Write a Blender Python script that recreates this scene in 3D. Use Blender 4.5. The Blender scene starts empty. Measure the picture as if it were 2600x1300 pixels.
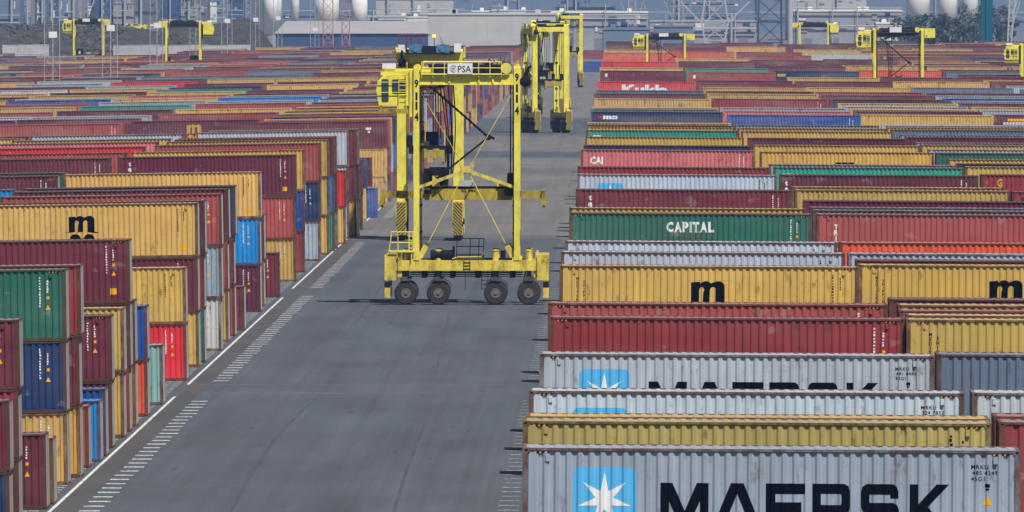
import bpy, bmesh, math, random
from mathutils import Vector, Matrix
random.seed(7)
R = math.radians
sc = bpy.context.scene
COL = sc.collection

# ------------------------------------------------------------------ camera
FPX, CX, CY = 27000.0, 1300.0, 650.0          # focal length in photo pixels (2600 wide)
VX, VY, HC = 1565.0, -22.0, 19.85              # vanishing point of the road, camera height
cam_d = bpy.data.cameras.new('camera'); cam = bpy.data.objects.new('camera', cam_d); COL.objects.link(cam)
cam_d.sensor_width = 36.0; cam_d.lens = 36.0 * FPX / 2600.0
cam_d.clip_start = 1.0; cam_d.clip_end = 30000.0
cam.location = (0, 0, HC)
cam.rotation_euler = (math.pi / 2 - math.atan((CY - VY) / FPX), 0, math.atan((VX - CX) / FPX))
sc.camera = cam
# ------------------------------------------------------------------ sky, sun, exposure
SUN_EL, SUN_AZ = R(60), R(30)                  # azimuth: right of straight behind the camera
w = bpy.data.worlds.new('World'); sc.world = w; w.use_nodes = True
nt = w.node_tree; bg = nt.nodes['Background']
sky = nt.nodes.new('ShaderNodeTexSky'); sky.sky_type = 'NISHITA'; sky.sun_disc = False
sky.sun_elevation = SUN_EL; sky.sun_rotation = math.pi - SUN_AZ
sky.air_density = 1.0; sky.dust_density = 0.6
nt.links.new(sky.outputs[0], bg.inputs[0]); bg.inputs[1].default_value = 0.05
sd = bpy.data.lights.new('sun', 'SUN'); sd.energy = 5.0; sd.angle = R(0.5); sd.color = (1.0, 0.95, 0.87)
so = bpy.data.objects.new('sun', sd); COL.objects.link(so)
sv = Vector((math.sin(SUN_AZ) * math.cos(SUN_EL), -math.cos(SUN_AZ) * math.cos(SUN_EL), math.sin(SUN_EL)))
so.rotation_euler = sv.to_track_quat('Z', 'Y').to_euler(); so.location = (60, 0, 80)
sc.view_settings.view_transform = 'Standard'; sc.view_settings.look = 'None'
sc.view_settings.exposure = 0.12; sc.view_settings.gamma = 1.0
sc.render.engine = 'CYCLES'
sc.cycles.use_denoising = True
sc.cycles.max_bounces = 5; sc.cycles.diffuse_bounces = 2; sc.cycles.glossy_bounces = 2
sc.cycles.volume_bounces = 0; sc.cycles.volume_step_rate = 4

def D(y, z):            # distance at which height z shows at photo row y
    return FPX * (HC - z) / (y - VY)
def Xp(px, d):          # x of photo column px at distance d
    return (px - VX) * d / FPX
def Zp(y, d):
    return HC - (y - VY) * d / FPX
def gz(x):              # the yard falls gently away from the road on both sides
    if x < -21.6: return -0.0155 * min(-21.6 - x, 130)
    if x > -2.5: return -0.006 * min(x + 2.5, 90)
    return 0.0

# ------------------------------------------------------------------ materials
def lin(c): 
    c = c / 255.0
    return c / 12.92 if c < 0.04045 else ((c + 0.055) / 1.055) ** 2.4
def new_mat(name):
    m = bpy.data.materials.new(name); m.use_nodes = True
    return m, m.node_tree.nodes, m.node_tree.links, m.node_tree.nodes['Principled BSDF']
def N(ns, t, **k):
    n = ns.new(t)
    for a, b in k.items(): setattr(n, a, b)
    return n
def mixc(ns, ls, fac, a, b, mode='MIX'):
    n = N(ns, 'ShaderNodeMix', data_type='RGBA', blend_type=mode)
    for s, v in ((0, fac), (6, a), (7, b)):
        if isinstance(v, (int, float)): n.inputs[s].default_value = v
        elif isinstance(v, tuple): n.inputs[s].default_value = v + (1.0,) if len(v) == 3 else v
        else: ls.new(v, n.inputs[s])
    return n.outputs[2]
def mathn(ns, ls, op, a, b=None, clamp=False):
    n = N(ns, 'ShaderNodeMath', operation=op, use_clamp=clamp)
    for i, v in enumerate((a, b)):
        if v is None: continue
        if isinstance(v, (int, float)): n.inputs[i].default_value = v
        else: ls.new(v, n.inputs[i])
    return n.outputs[0]
def maprange(ns, ls, v, a, b, c=0.0, d=1.0):
    n = N(ns, 'ShaderNodeMapRange'); ls.new(v, n.inputs[0])
    for i, x in enumerate((a, b, c, d)): n.inputs[i + 1].default_value = x
    return n.outputs[0]
def noise(ns, ls, vec, scale, detail=3.0, rough=0.55):
    n = N(ns, 'ShaderNodeTexNoise'); n.inputs['Scale'].default_value = scale
    n.inputs['Detail'].default_value = detail; n.inputs['Roughness'].default_value = rough
    ls.new(vec, n.inputs['Vector']); return n.outputs['Fac']
def scaled(ns, ls, vec, s):
    n = N(ns, 'ShaderNodeVectorMath', operation='MULTIPLY'); ls.new(vec, n.inputs[0]); n.inputs[1].default_value = s
    return n.outputs[0]

def paint(name, source, rust=0.5, rough=0.55, streak=0.22, fixed=None, spec=.22, dust_fade=0.16, grime=0.0):
    """weathered paint; source: 'object' uses the object's own colour, 'attr' a colour stored on the mesh"""
    m, ns, ls, p = new_mat(name)
    if source == 'object': base = N(ns, 'ShaderNodeObjectInfo').outputs['Color']
    elif source == 'attr': base = N(ns, 'ShaderNodeAttribute', attribute_name='paint').outputs['Color']
    else:
        r = N(ns, 'ShaderNodeRGB'); r.outputs[0].default_value = fixed + (1,); base = r.outputs[0]
    pos = N(ns, 'ShaderNodeNewGeometry').outputs['Position']
    n1 = noise(ns, ls, scaled(ns, ls, pos, (0.35, 0.35, 0.5)), 1.0, 3)
    n2 = noise(ns, ls, scaled(ns, ls, pos, (5.0, 5.0, 0.35)), 1.0, 3)
    f = mathn(ns, ls, 'ADD', mathn(ns, ls, 'MULTIPLY', n1, 0.5), mathn(ns, ls, 'MULTIPLY', n2, 0.5))
    val = maprange(ns, ls, f, 0.3, 0.7, 1.0 - streak, 1.0 + streak * 0.6)
    c = mixc(ns, ls, 1.0, base, (1, 1, 1), 'MULTIPLY')
    vm = N(ns, 'ShaderNodeVectorMath', operation='SCALE'); ls.new(base, vm.inputs[0]); ls.new(val, vm.inputs['Scale'])
    # chalking: paint bleaches towards grey in patches
    n4 = noise(ns, ls, scaled(ns, ls, pos, (0.12, 0.4, 0.9)), 1.0, 2)
    c = mixc(ns, ls, maprange(ns, ls, n4, 0.42, 0.75, dust_fade * .25, dust_fade), vm.outputs[0], (0.42, 0.35, 0.335))
    if grime:
        n6 = noise(ns, ls, scaled(ns, ls, pos, (1.6, 1.6, 0.8)), 1.0, 5, 0.72)
        c = mixc(ns, ls, maprange(ns, ls, n6, .48, .72, 0.0, grime), c, (0.035, 0.03, 0.022))
    if source != 'fixed':
        n7 = noise(ns, ls, scaled(ns, ls, pos, (0.7, 0.7, 8.0)), 1.0, 3, 0.7)
        c = mixc(ns, ls, maprange(ns, ls, n7, .62, .72, 0.0, .22), c, (0.06, 0.05, 0.045))
        n8 = noise(ns, ls, scaled(ns, ls, pos, (1.1, 1.1, 1.5)), 1.0, 2)
        c = mixc(ns, ls, maprange(ns, ls, n8, .66, .69, 0.0, .16), c, (0.5, 0.48, 0.46))
    n3 = noise(ns, ls, scaled(ns, ls, pos, (2.2, 2.2, 0.9)), 1.3, 5, 0.7)
    rf = maprange(ns, ls, n3, 0.62 - 0.2 * rust, 0.80 - 0.16 * rust, 0.0, 0.9)
    c = mixc(ns, ls, rf, c, (0.105, 0.045, 0.026))
    ls.new(c, p.inputs['Base Color']); p.inputs['Roughness'].default_value = rough
    p.inputs['Specular IOR Level'].default_value = spec
    return m

MAT = {}
MAT['wall'] = paint('container_paint', 'object', rust=0.22, streak=.26, dust_fade=.12)
MAT['frame'] = paint('container_frame_paint', 'object', rust=1.35, streak=0.4)
MAT['roof'] = paint('container_roof_paint', 'object', rust=0.4, streak=0.3, rough=.40, spec=.6, dust_fade=.65)
MAT['roof_attr'] = paint('far_container_roof_paint', 'attr', rust=0.4, streak=0.3, rough=.40, spec=.6, dust_fade=.65)
MAT['far'] = paint('far_container_paint', 'attr', rust=0.4, dust_fade=.5)  # far sides greyed well beyond the near walls, muting the distant rows
MAT['farobj'] = paint('distant_container_paint', 'object', rust=0.4, dust_fade=.36)  # likewise greyed more than the near walls
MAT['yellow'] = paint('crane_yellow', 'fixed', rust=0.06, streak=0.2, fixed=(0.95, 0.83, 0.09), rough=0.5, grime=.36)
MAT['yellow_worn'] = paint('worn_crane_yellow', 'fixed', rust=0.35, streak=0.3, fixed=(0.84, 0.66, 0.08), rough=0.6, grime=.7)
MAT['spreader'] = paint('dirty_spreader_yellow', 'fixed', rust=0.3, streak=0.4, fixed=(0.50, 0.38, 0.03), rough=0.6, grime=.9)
def plain(name, c, rough=0.6, var=0.15, sc_=(1, 1, 1), metal=0.0, spec=.2):
    m, ns, ls, p = new_mat(name)
    pos = N(ns, 'ShaderNodeNewGeometry').outputs['Position']
    n = noise(ns, ls, scaled(ns, ls, pos, sc_), 1.0, 4)
    v = maprange(ns, ls, n, 0.25, 0.75, 1 - var, 1 + var)
    r = N(ns, 'ShaderNodeRGB'); r.outputs[0].default_value = tuple(c) + (1,)
    vm = N(ns, 'ShaderNodeVectorMath', operation='SCALE'); ls.new(r.outputs[0], vm.inputs[0]); ls.new(v, vm.inputs['Scale'])
    ls.new(vm.outputs[0], p.inputs['Base Color']); p.inputs['Roughness'].default_value = rough
    p.inputs['Metallic'].default_value = metal; p.inputs['Specular IOR Level'].default_value = spec
    return m
MAT['black'] = plain('black_steel', (0.012, 0.012, 0.016), 0.7, spec=.08)
MAT['ink'] = plain('black_lettering', (0.0025, 0.004, 0.010), 0.8, 0.1, spec=.04)
MAT['white'] = plain('white_lettering', (0.80, 0.80, 0.80), 0.5, 0.08)
MAT['gold'] = plain('ochre_lettering', (0.62, 0.36, 0.06), 0.5, 0.08)
MAT['redink'] = plain('red_lettering', (0.5, 0.03, 0.05), 0.5, 0.08)
MAT['skyblue'] = plain('sky_blue_emblem', (0.10, 0.46, 0.80), 0.5, 0.06)
MAT['label'] = plain('amber_label', (0.85, 0.42, 0.01), 0.5, 0.08)
MAT['rubber'] = plain('tyre_rubber', (0.042, 0.038, 0.038), 0.85, 0.35, (3, 3, 3))
MAT['steel'] = plain('greasy_steel', (0.085, 0.08, 0.08), 0.55, 0.4, (4, 4, 4))
MAT['rim'] = plain('dusty_rim', (0.15, 0.135, 0.13), 0.6, 0.3, (4, 4, 4))
MAT['galv'] = plain('galvanised_steel', (0.42, 0.44, 0.46), 0.5, 0.15, (2, 2, 2))
MAT['navy'] = plain('dark_machinery', (0.012, 0.016, 0.035), 0.6, 0.4, (2, 2, 2), spec=.1)
MAT['engine'] = plain('blue_engine_paint', (0.08, 0.22, 0.33), 0.45, 0.4, (3, 3, 3))
MAT['hivis'] = plain('orange_jacket', (0.85, 0.16, 0.04), 0.7)
MAT['gasket'] = plain('pale_door_edge', (0.40, 0.39, 0.38), 0.6, 0.5, (3, 3, 1.2))
m, ns, ls, p = new_mat('cab_glass'); p.inputs['Base Color'].default_value = (0.03, 0.06, 0.075, 1); p.inputs['Roughness'].default_value = 0.06
p.inputs['Specular IOR Level'].default_value = 0.8; MAT['glass'] = m
m, ns, ls, p = new_mat('amber_beacon'); p.inputs['Base Color'].default_value = (0.9, 0.35, 0.02, 1)
p.inputs['Emission Color'].default_value = (1.0, 0.45, 0.05, 1); p.inputs['Emission Strength'].default_value = 3.0; MAT['beacon'] = m

# palette: what the paint really is (photo colour of a lit side divided by the light on it)
LIT = 0.90
SRGB = dict(M=(104, 34, 54), Y=(195, 156, 66), G=(153, 166, 182), R=(138, 48, 54), B=(160, 72, 68), S=(203, 112, 112),
            N=(6, 48, 94), U=(0, 74, 154), L=(18, 128, 200), T=(38, 148, 130), D=(30, 98, 84), O=(224, 86, 54),
            X=(212, 40, 52), K=(92, 112, 132), P=(138, 182, 172), Q=(92, 14, 54), W=(188, 190, 188), H=(180, 188, 200), J=(184, 162, 98))
NAMES = dict(M='maroon', Y='mustard yellow', G='light grey', R='dark red', B='brick red', S='salmon pink', N='navy blue',
             U='bright blue', L='sky blue', T='teal green', D='dark green', O='orange', X='bright red', K='slate grey',
             P='pale turquoise', H='pale grey', J='khaki yellow', Q='plum', W='off-white')
def colour(code):
    r, g, b = SRGB[code]
    if code == 'Y': r, g, b = random.choice(((204, 165, 82), (207, 168, 92), (196, 164, 88), (202, 160, 76)))
    if code == 'M': r, g, b = random.choice(((104, 34, 54), (98, 36, 50), (112, 40, 56), (94, 30, 56)))
    if code == 'G': r, g, b = random.choice(((153, 166, 182), (168, 177, 188), (146, 158, 173)))
    k = random.uniform(0.88, 1.10)
    out = []
    for c in (r, g, b): out.append(min(0.82, max(0.004, lin(c) / LIT * k * random.uniform(0.96, 1.04))))
    return tuple(out) + (1.0,)

# ------------------------------------------------------------------ mesh helpers
def box(bm, x0, x1, y0, y1, z0, z1, mi=0):
    v = [bm.verts.new(p) for p in ((x0, y0, z0), (x1, y0, z0), (x1, y1, z0), (x0, y1, z0), (x0, y0, z1), (x1, y0, z1), (x1, y1, z1), (x0, y1, z1))]
    for f in ((3, 2, 1, 0), (4, 5, 6, 7), (0, 1, 5, 4), (1, 2, 6, 5), (2, 3, 7, 6), (3, 0, 4, 7)):
        bm.faces.new([v[i] for i in f]).material_index = mi
def bar(bm, a, b, w, h=None, mi=0):
    a, b = Vector(a), Vector(b); h = h or w
    z = (b - a).normalized(); up = Vector((0, 0, 1)) if abs(z.z) < 0.95 else Vector((0, 1, 0))
    x = z.cross(up).normalized(); y = x.cross(z).normalized()
    v = []
    for p in (a, b):
        for sx, sy in ((-1, -1), (1, -1), (1, 1), (-1, 1)): v.append(bm.verts.new(p + x * sx * w / 2 + y * sy * h / 2))
    for f in ((0, 1, 2, 3), (7, 6, 5, 4), (0, 4, 5, 1), (1, 5, 6, 2), (2, 6, 7, 3), (3, 7, 4, 0)):
        bm.faces.new([v[i] for i in f]).material_index = mi
def tube(bm, pts, r, n=8, mi=0, cap=True, r2=None):
    pts = [Vector(q) for q in pts]; rings = []
    for i, q in enumerate(pts):
        t = (pts[min(i + 1, len(pts) - 1)] - pts[max(i - 1, 0)]).normalized()
        up = Vector((0, 0, 1)) if abs(t.z) < 0.9 else Vector((0, 1, 0))
        x = t.cross(up).normalized(); y = x.cross(t).normalized()
        rr = r if r2 is None else r + (r2 - r) * i / (len(pts) - 1)
        rings.append([bm.verts.new(q + (x * math.cos(k * 2 * math.pi / n) + y * math.sin(k * 2 * math.pi / n)) * rr) for k in range(n)])
    for a, b in zip(rings, rings[1:]):
        for k in range(n): bm.faces.new((a[k], a[(k + 1) % n], b[(k + 1) % n], b[k])).material_index = mi
    if cap:
        bm.faces.new(rings[0][::-1]).material_index = mi; bm.faces.new(rings[-1]).material_index = mi
def lathe(bm, prof, cx, cz, n=28, mi=0, axis='y'):
    """prof: (y, radius) pairs, turned round an axis along y through (cx, cz); axis 'z': round (cx, cz as y)"""
    rings = []
    for a, r in prof:
        ring = []
        for k in range(n):
            c, s = math.cos(2 * math.pi * k / n) * r, math.sin(2 * math.pi * k / n) * r
            ring.append(bm.verts.new((cx + c, a, cz + s) if axis == 'y' else (cx + c, cz + s, a)))
        rings.append(ring)
    for a, b in zip(rings, rings[1:]):
        for k in range(n): bm.faces.new((a[k], b[k], b[(k + 1) % n], a[(k + 1) % n])).material_index = mi
    for r_ in (rings[0], rings[-1][::-1]): bm.faces.new(r_).material_index = mi
def mesh(name, bm, mats):
    bmesh.ops.recalc_face_normals(bm, faces=bm.faces)
    me = bpy.data.meshes.new(name); bm.to_mesh(me); bm.free()
    for q in (mats if isinstance(mats, (list, tuple)) else [mats]): me.materials.append(q)
    return me
def link(name, me, parent=None, loc=None, color=None):
    o = bpy.data.objects.new(name, me); COL.objects.link(o)
    if parent: o.parent = parent
    if loc: o.location = loc
    if color: o.color = color
    return o
def obj(name, bm, mats, parent=None, loc=None): return link(name, mesh(name, bm, mats), parent, loc)
def tag(o, label, cat, group=None):
    o['label'] = label; o['category'] = cat
    if group: o['group'] = group
    return o
def empty(name, loc, rz=0.0):
    o = bpy.data.objects.new(name, None); COL.objects.link(o); o.location = loc; o.rotation_euler = (0, 0, rz); o.empty_display_size = 0.5
    return o
def struct(o, kind='structure'): o['kind'] = kind; return o
def shade_smooth(o):
    for p_ in o.data.polygons: p_.use_smooth = True

# ------------------------------------------------------------------ ground, road
m, ns, ls, p = new_mat('yard_asphalt')
pos = N(ns, 'ShaderNodeNewGeometry').outputs['Position']
sep = N(ns, 'ShaderNodeSeparateXYZ'); ls.new(pos, sep.inputs[0])
wob = noise(ns, ls, scaled(ns, ls, pos, (0.06, 0.012, 0)), 1.0, 3)
yy = mathn(ns, ls, 'ADD', sep.outputs[1], mathn(ns, ls, 'MULTIPLY', mathn(ns, ls, 'SUBTRACT', wob, 0.5), 26.0))
fy = maprange(ns, ls, yy, 300, 2300)
ramp = N(ns, 'ShaderNodeValToRGB'); ls.new(fy, ramp.inputs[0]); cr = ramp.color_ramp
AS, CO = (0.077, 0.088, 0.104, 1), (0.142, 0.136, 0.133, 1)
stops = [(300, AS), (848, AS), (872, CO), (1150, CO), (1160, (.115, .118, .125, 1)), (1186, (.115, .118, .125, 1)), (1198, CO), (1262, CO), (1270, AS), (1318, AS), (1326, CO), (1440, CO), (1470, AS), (1650, AS), (1680, (.15, .145, .145, 1)), (2300, (.15, .145, .145, 1))]
cr.elements[0].position = 0; cr.elements[0].color = stops[0][1]; cr.elements[1].position = 1; cr.elements[1].color = stops[-1][1]
for d_, c_ in stops[1:-1]:
    e = cr.elements.new((d_ - 300) / 2000.0); e.color = c_
n1 = noise(ns, ls, scaled(ns, ls, pos, (0.5, 0.02, 0)), 1.0, 4)          # lane-wise wear
n2 = noise(ns, ls, scaled(ns, ls, pos, (0.18, 0.05, 0)), 1.0, 4)         # patches
n3 = noise(ns, ls, scaled(ns, ls, pos, (1.7, 0.14, 0)), 1.0, 3, 0.65)    # small stains
n5 = noise(ns, ls, scaled(ns, ls, pos, (7.0, 1.2, 0)), 1.0, 3, 0.7)      # grain
v = mathn(ns, ls, 'ADD', maprange(ns, ls, n1, .3, .7, .88, 1.12), maprange(ns, ls, n2, .3, .7, -.13, .13))
v = mathn(ns, ls, 'ADD', v, maprange(ns, ls, n5, .25, .75, -.09, .09))
n9 = noise(ns, ls, scaled(ns, ls, pos, (2.6, 0.006, 0)), 1.0, 2)           # wheel tracks along the lane
v = mathn(ns, ls, 'ADD', v, maprange(ns, ls, n9, .3, .7, -.08, .06))
vm = N(ns, 'ShaderNodeVectorMath', operation='SCALE'); ls.new(ramp.outputs[0], vm.inputs[0]); ls.new(v, vm.inputs['Scale'])
c = mixc(ns, ls, maprange(ns, ls, n3, .66, .76, 0, .65), vm.outputs[0], (0.035, 0.038, 0.045))
ls.new(c, p.inputs['Base Color']); p.inputs['Roughness'].default_value = 0.85; p.inputs['Specular IOR Level'].default_value = 0.2
MAT['asphalt'] = m
bm = bmesh.new()
xs = [-1400, -151.6, -120, -90, -60, -40, -21.6, -2.5, 20, 50, 87.5, 1400]; ys = [-60, 200, 400, 700, 1100, 1700, 2500, 4000, 7500]
g = [[bm.verts.new((x, y, gz(x))) for x in xs] for y in ys]
for j in range(len(ys) - 1):
    for i in range(len(xs) - 1): bm.faces.new((g[j][i], g[j][i + 1], g[j + 1][i + 1], g[j + 1][i]))
struct(obj('ground', bm, MAT['asphalt']))
# worn white paint
m, ns, ls, p = new_mat('faint_road_paint')
pos = N(ns, 'ShaderNodeNewGeometry').outputs['Position']
n1 = noise(ns, ls, scaled(ns, ls, pos, (8, 1.6, 0)), 1.0, 4, 0.7)
c = mixc(ns, ls, maprange(ns, ls, n1, .36, .58, .25, 1), (0.5, 0.5, 0.49), (0.10, 0.113, 0.13))
ls.new(c, p.inputs['Base Color']); p.inputs['Roughness'].default_value = 0.8; MAT['faintpaint'] = m
m, ns, ls, p = new_mat('worn_road_paint')
pos = N(ns, 'ShaderNodeNewGeometry').outputs['Position']
n1 = noise(ns, ls, scaled(ns, ls, pos, (9, 1.6, 0)), 1.0, 4, 0.7)
c = mixc(ns, ls, maprange(ns, ls, n1, .44, .62, 0, .85), (0.62, 0.62, 0.60), (0.12, 0.125, 0.135))
ls.new(c, p.inputs['Base Color']); p.inputs['Roughness'].default_value = 0.8; MAT['roadpaint'] = m
m, ns, ls, p = new_mat('fresh_road_paint')
pos = N(ns, 'ShaderNodeNewGeometry').outputs['Position']
n1 = noise(ns, ls, scaled(ns, ls, pos, (6, .7, 0)), 1.0, 4, 0.7)
c = mixc(ns, ls, maprange(ns, ls, n1, .46, .70, 0, .8), (0.62, 0.62, 0.60), (0.12, 0.125, 0.135))
ls.new(c, p.inputs['Base Color']); p.inputs['Roughness'].default_value = 0.8; MAT['linepaint'] = m
Dg = lambda y: D(y, 0.0)
bm = bmesh.new()
def quad(bm, x0, x1, y0, y1, z, mi=0):
    f = bm.faces.new([bm.verts.new(q) for q in ((x0, y0, z), (x1, y0, z), (x1, y1, z), (x0, y1, z))]); f.material_index = mi
for ya, yb in ((1500, 1008), (977, 756), (733, 592), (560, 505)): quad(bm, -21.70, -21.56, Dg(ya), Dg(yb), 0.004, 0)
for ya, yb in ((1600, 1018), (968, 752), (731, 614), (552, 520)):
    d_ = Dg(ya)
    while d_ < Dg(yb):
        j = random.uniform(-.04, .04)
        quad(bm, -20.55 + j, -19.72 + j + random.uniform(-.08, .03), d_, d_ + random.uniform(.62, .82), 0.004, 1); d_ += 3.75
d_ = 380
while d_ < 1250:
    if not (Dg(1012) < d_ < Dg(972)): quad(bm, -4.55, -3.75, d_, d_ + .55, 0.004, 2)
    d_ += 3.75
# cell marks between the line and the stacks
d_ = 400
while d_ < 900:
    for xx in (-22.9, -22.45): quad(bm, xx, xx + .38, d_, d_ + .35, gz(xx) + 0.012, 1)
    d_ += 1.9
struct(obj('road_markings', bm, [MAT['linepaint'], MAT['roadpaint'], MAT['faintpaint']]))
# resurfaced strip by the left line, sealed seams and rubber streaks
MAT['strip'] = plain('older_asphalt', (0.075, 0.073, 0.075), 0.9, 0.18, (.5, .08, 0))
MAT['seam'] = plain('tar_seam', (0.064, 0.073, 0.089), 0.8, 0.3, (2, .2, 0))
MAT['pale'] = plain('pale_joint', (0.105, 0.113, 0.125), 0.9, 0.25, (.6, .3, 0))
bm = bmesh.new(); quad(bm, -21.5, -20.6, 300, 850, 0.003); struct(obj('pavement_strip', bm, MAT['strip']))
bm = bmesh.new()
def seam(pts, wd, mi=0):
    q = []
    for (px, py) in pts:
        d = Dg(py); q.append((Xp(px, d), d))
    for (xa, da), (xb, db) in zip(q, q[1:]):
        n_ = max(1, int(abs(db - da) / 6))
        for k in range(n_):
            t0, t1 = k / n_, (k + 1) / n_
            f = bm.faces.new([bm.verts.new((xa + (xb - xa) * t + e, da + (db - da) * t, 0.0035)) for t, e in ((t0, -wd), (t0, wd), (t1, wd), (t1, -wd))])
            f.material_index = mi
seam(((585, 1300), (640, 1200), (700, 1110), (790, 1020)), .06); seam(((1000, 1300), (1030, 1200), (1090, 1050)), .07)
seam(((1110, 930), (1140, 800)), .05); seam(((905, 820), (985, 700)), .05)
for k in range(26):
    px, py = random.uniform(430, 1290), random.uniform(800, 1295); d = Dg(py); x = Xp(px, d); L = random.uniform(.6, 4)
    if x < -19 or x > -5: continue
    quad(bm, x, x + random.uniform(.06, .3), d, d + L, 0.0036 + k * 1e-5)
struct(obj('road_seams', bm, MAT['seam']))
bm = bmesh.new(); quad(bm, -21, -4.8, Dg(1000), Dg(1000) + 1.1, 0.0032); quad(bm, -21, -4.8, Dg(978), Dg(978) + .8, 0.0033)
struct(obj('pavement_joint', bm, MAT['pale']))

# ------------------------------------------------------------------ containers: shared part meshes
LEN, WID, HH, HS = 12.192, 2.438, 2.896, 2.591
PIT, DEP = 0.278, 0.040
NC = 42; X0 = -NC * PIT / 2
FY = -WID / 2 + 0.022                                   # outer plane of the front side panel
def prof(x):
    u = (x - X0) % PIT
    if u < .087: return 0.0
    if u < .139: return DEP * (u - .087) / .052
    if u < .226: return DEP
    return DEP * (1 - (u - .226) / .052)
def breaks(a, b):
    out = []
    for k in range(NC):
        for e in (0, .087, .139, .226):
            x = X0 + k * PIT + e
            if a < x < b: out.append(x)
    return out
def corr_strip(bm, xs_, fn0, fn1, mi=0):
    a = [bm.verts.new(fn0(x)) for x in xs_]; b = [bm.verts.new(fn1(x)) for x in xs_]
    for i in range(len(xs_) - 1): bm.faces.new((a[i], a[i + 1], b[i + 1], b[i])).material_index = mi
XS = [-LEN / 2 + .10] + breaks(-99, 99) + [X0 + NC * PIT, LEN / 2 - .10]
def pr(x): return 0.0 if x < X0 or x >= X0 + NC * PIT else prof(x)
PM = {}
for t, H in (('H', HH), ('S', HS)):
    bm = bmesh.new(); corr_strip(bm, XS, lambda x: (x, FY + pr(x), .15), lambda x: (x, FY + pr(x), H - .055)); 
    me = bpy.data.meshes.new('side_panel'); bm.to_mesh(me); bm.free(); me.materials.append(MAT['wall']); PM['side', t] = me
    bm = bmesh.new(); corr_strip(bm, XS, lambda x: (x, -WID / 2 + .055, H - .012 - pr(x) * .6), lambda x: (x, WID / 2 - .055, H - .012 - pr(x) * .6))
    me = bpy.data.meshes.new('roof_panel'); bm.to_mesh(me); bm.free(); me.materials.append(MAT['roof']); PM['roof', t] = me
    bm = bmesh.new()
    yy_ = [-WID / 2 + .1 + k * (WID - .2) / 36 for k in range(37)]
    pa = lambda k: -LEN / 2 + .02 + (.04 if (k % 4) in (2, 3) else 0)
    a = [bm.verts.new((pa(k), y, .15)) for k, y in enumerate(yy_)]; b = [bm.verts.new((pa(k), y, H - .08)) for k, y in enumerate(yy_)]
    for k in range(36): bm.faces.new((a[k + 1], a[k], b[k], b[k + 1]))
    me = bpy.data.meshes.new('end_panel'); bm.to_mesh(me); bm.free(); me.materials.append(MAT['wall']); PM['end', t] = me
    for nm, ya, yb in (('doorL', -WID / 2 + .10, -.008), ('doorR', .008, WID / 2 - .10)):
        bm = bmesh.new(); box(bm, LEN / 2 - .075, LEN / 2 - .03, ya, yb, .16, H - .09)
        ge = ya if nm == 'doorL' else yb - .05
        box(bm, LEN / 2 - .03, LEN / 2 - .022, ge, ge + .05, .17, H - .1, 1)
        for k in range(1, 4):
            z = .16 + k * (H - .25) / 4; box(bm, LEN / 2 - .03, LEN / 2 - .018, ya + .07, yb - .07, z - .16, z + .16)
        PM[nm, t] = mesh('door', bm, [MAT['frame'], MAT['gasket']])
        bm = bmesh.new()
        for q in (.28, .72):
            y = ya + (yb - ya) * q; tube(bm, [(LEN / 2 - .004, y, .1), (LEN / 2 - .004, y, H - .06)], .012, 5)
        PM[nm + 'bar', t] = mesh('locking_bar', bm, MAT['galv'])
    bm = bmesh.new()
    hx, hy = LEN / 2, WID / 2
    for sx in (-1, 1):
        for sy in (-1, 1):
            xa, xb = sorted((sx * hx, sx * (hx - .15))); ya, yb = sorted((sy * hy, sy * (hy - .11)))
            box(bm, xa + (.004 if sx < 0 else 0), xb - (.004 if sx > 0 else 0), ya + .004, yb - .004, .118, H - .118)
            xa, xb = sorted((sx * hx, sx * (hx - .178))); ya, yb = sorted((sy * hy, sy * (hy - .162)))
            for z0 in (0, H - .118):
                box(bm, xa, xb, ya, yb, z0, z0 + .118)
                # the hole in each casting, its inner shade drawn as a black plate a few mm proud
                xm = (xa + xb) / 2; yo = sy * (hy + .003); box(bm, xm - .04, xm + .04, min(yo, sy * hy), max(yo, sy * hy), z0 + .035, z0 + .085, 1)
    for sy in (-1, 1):
        ya, yb = sorted((sy * (hy - .001), sy * (hy - .07)))
        box(bm, -hx + .178, hx - .178, ya, yb, H - .065, H - .004); box(bm, -hx + .178, hx - .178, ya, yb, .02, .155)
    for sx in (-1, 1):
        xa, xb = sorted((sx * (hx - .002), sx * (hx - .1)))
        box(bm, xa, xb, -hy + .162, hy - .162, H - .11, H - .006); box(bm, xa, xb, -hy + .162, hy - .162, .02, .15)
    box(bm, -hx + .1, hx - .1, -hy + .075, hy - .075, .03, .145)
    PM['frame', t] = mesh('frame', bm, [MAT['frame'], MAT['black']])
    # distant version: one mesh
    bm = bmesh.new()
    corr_strip(bm, XS, lambda x: (x, FY + pr(x), .15), lambda x: (x, FY + pr(x), H - .06))
    corr_strip(bm, XS, lambda x: (x, -FY, H - .06), lambda x: (x, -FY, .15))
    corr_strip(bm, XS, lambda x: (x, -hy + .055, H - .012 - pr(x) * .6), lambda x: (x, hy - .055, H - .012 - pr(x) * .6), 1)
    for sx in (-1, 1):
        for sy in (-1, 1):
            xa, xb = sorted((sx * hx, sx * (hx - .16))); ya, yb = sorted((sy * hy, sy * (hy - .12))); box(bm, xa, xb, ya, yb, 0, H)
        xa, xb = sorted((sx * (hx - .03), sx * (hx - .08))); box(bm, xa, xb, -hy + .12, hy - .12, .02, H - .005)
    for sy in (-1, 1):
        ya, yb = sorted((sy * (hy - .001), sy * (hy - .07)))
        for z0, z1 in ((H - .065, H - .004), (.02, .155)): box(bm, -hx + .16, hx - .16, ya, yb, z0, z1)
    me = bpy.data.meshes.new('distant_container'); bm.to_mesh(me); bm.free(); me.materials.append(MAT['farobj']); me.materials.append(MAT['roof']); PM['far', t] = me

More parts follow.
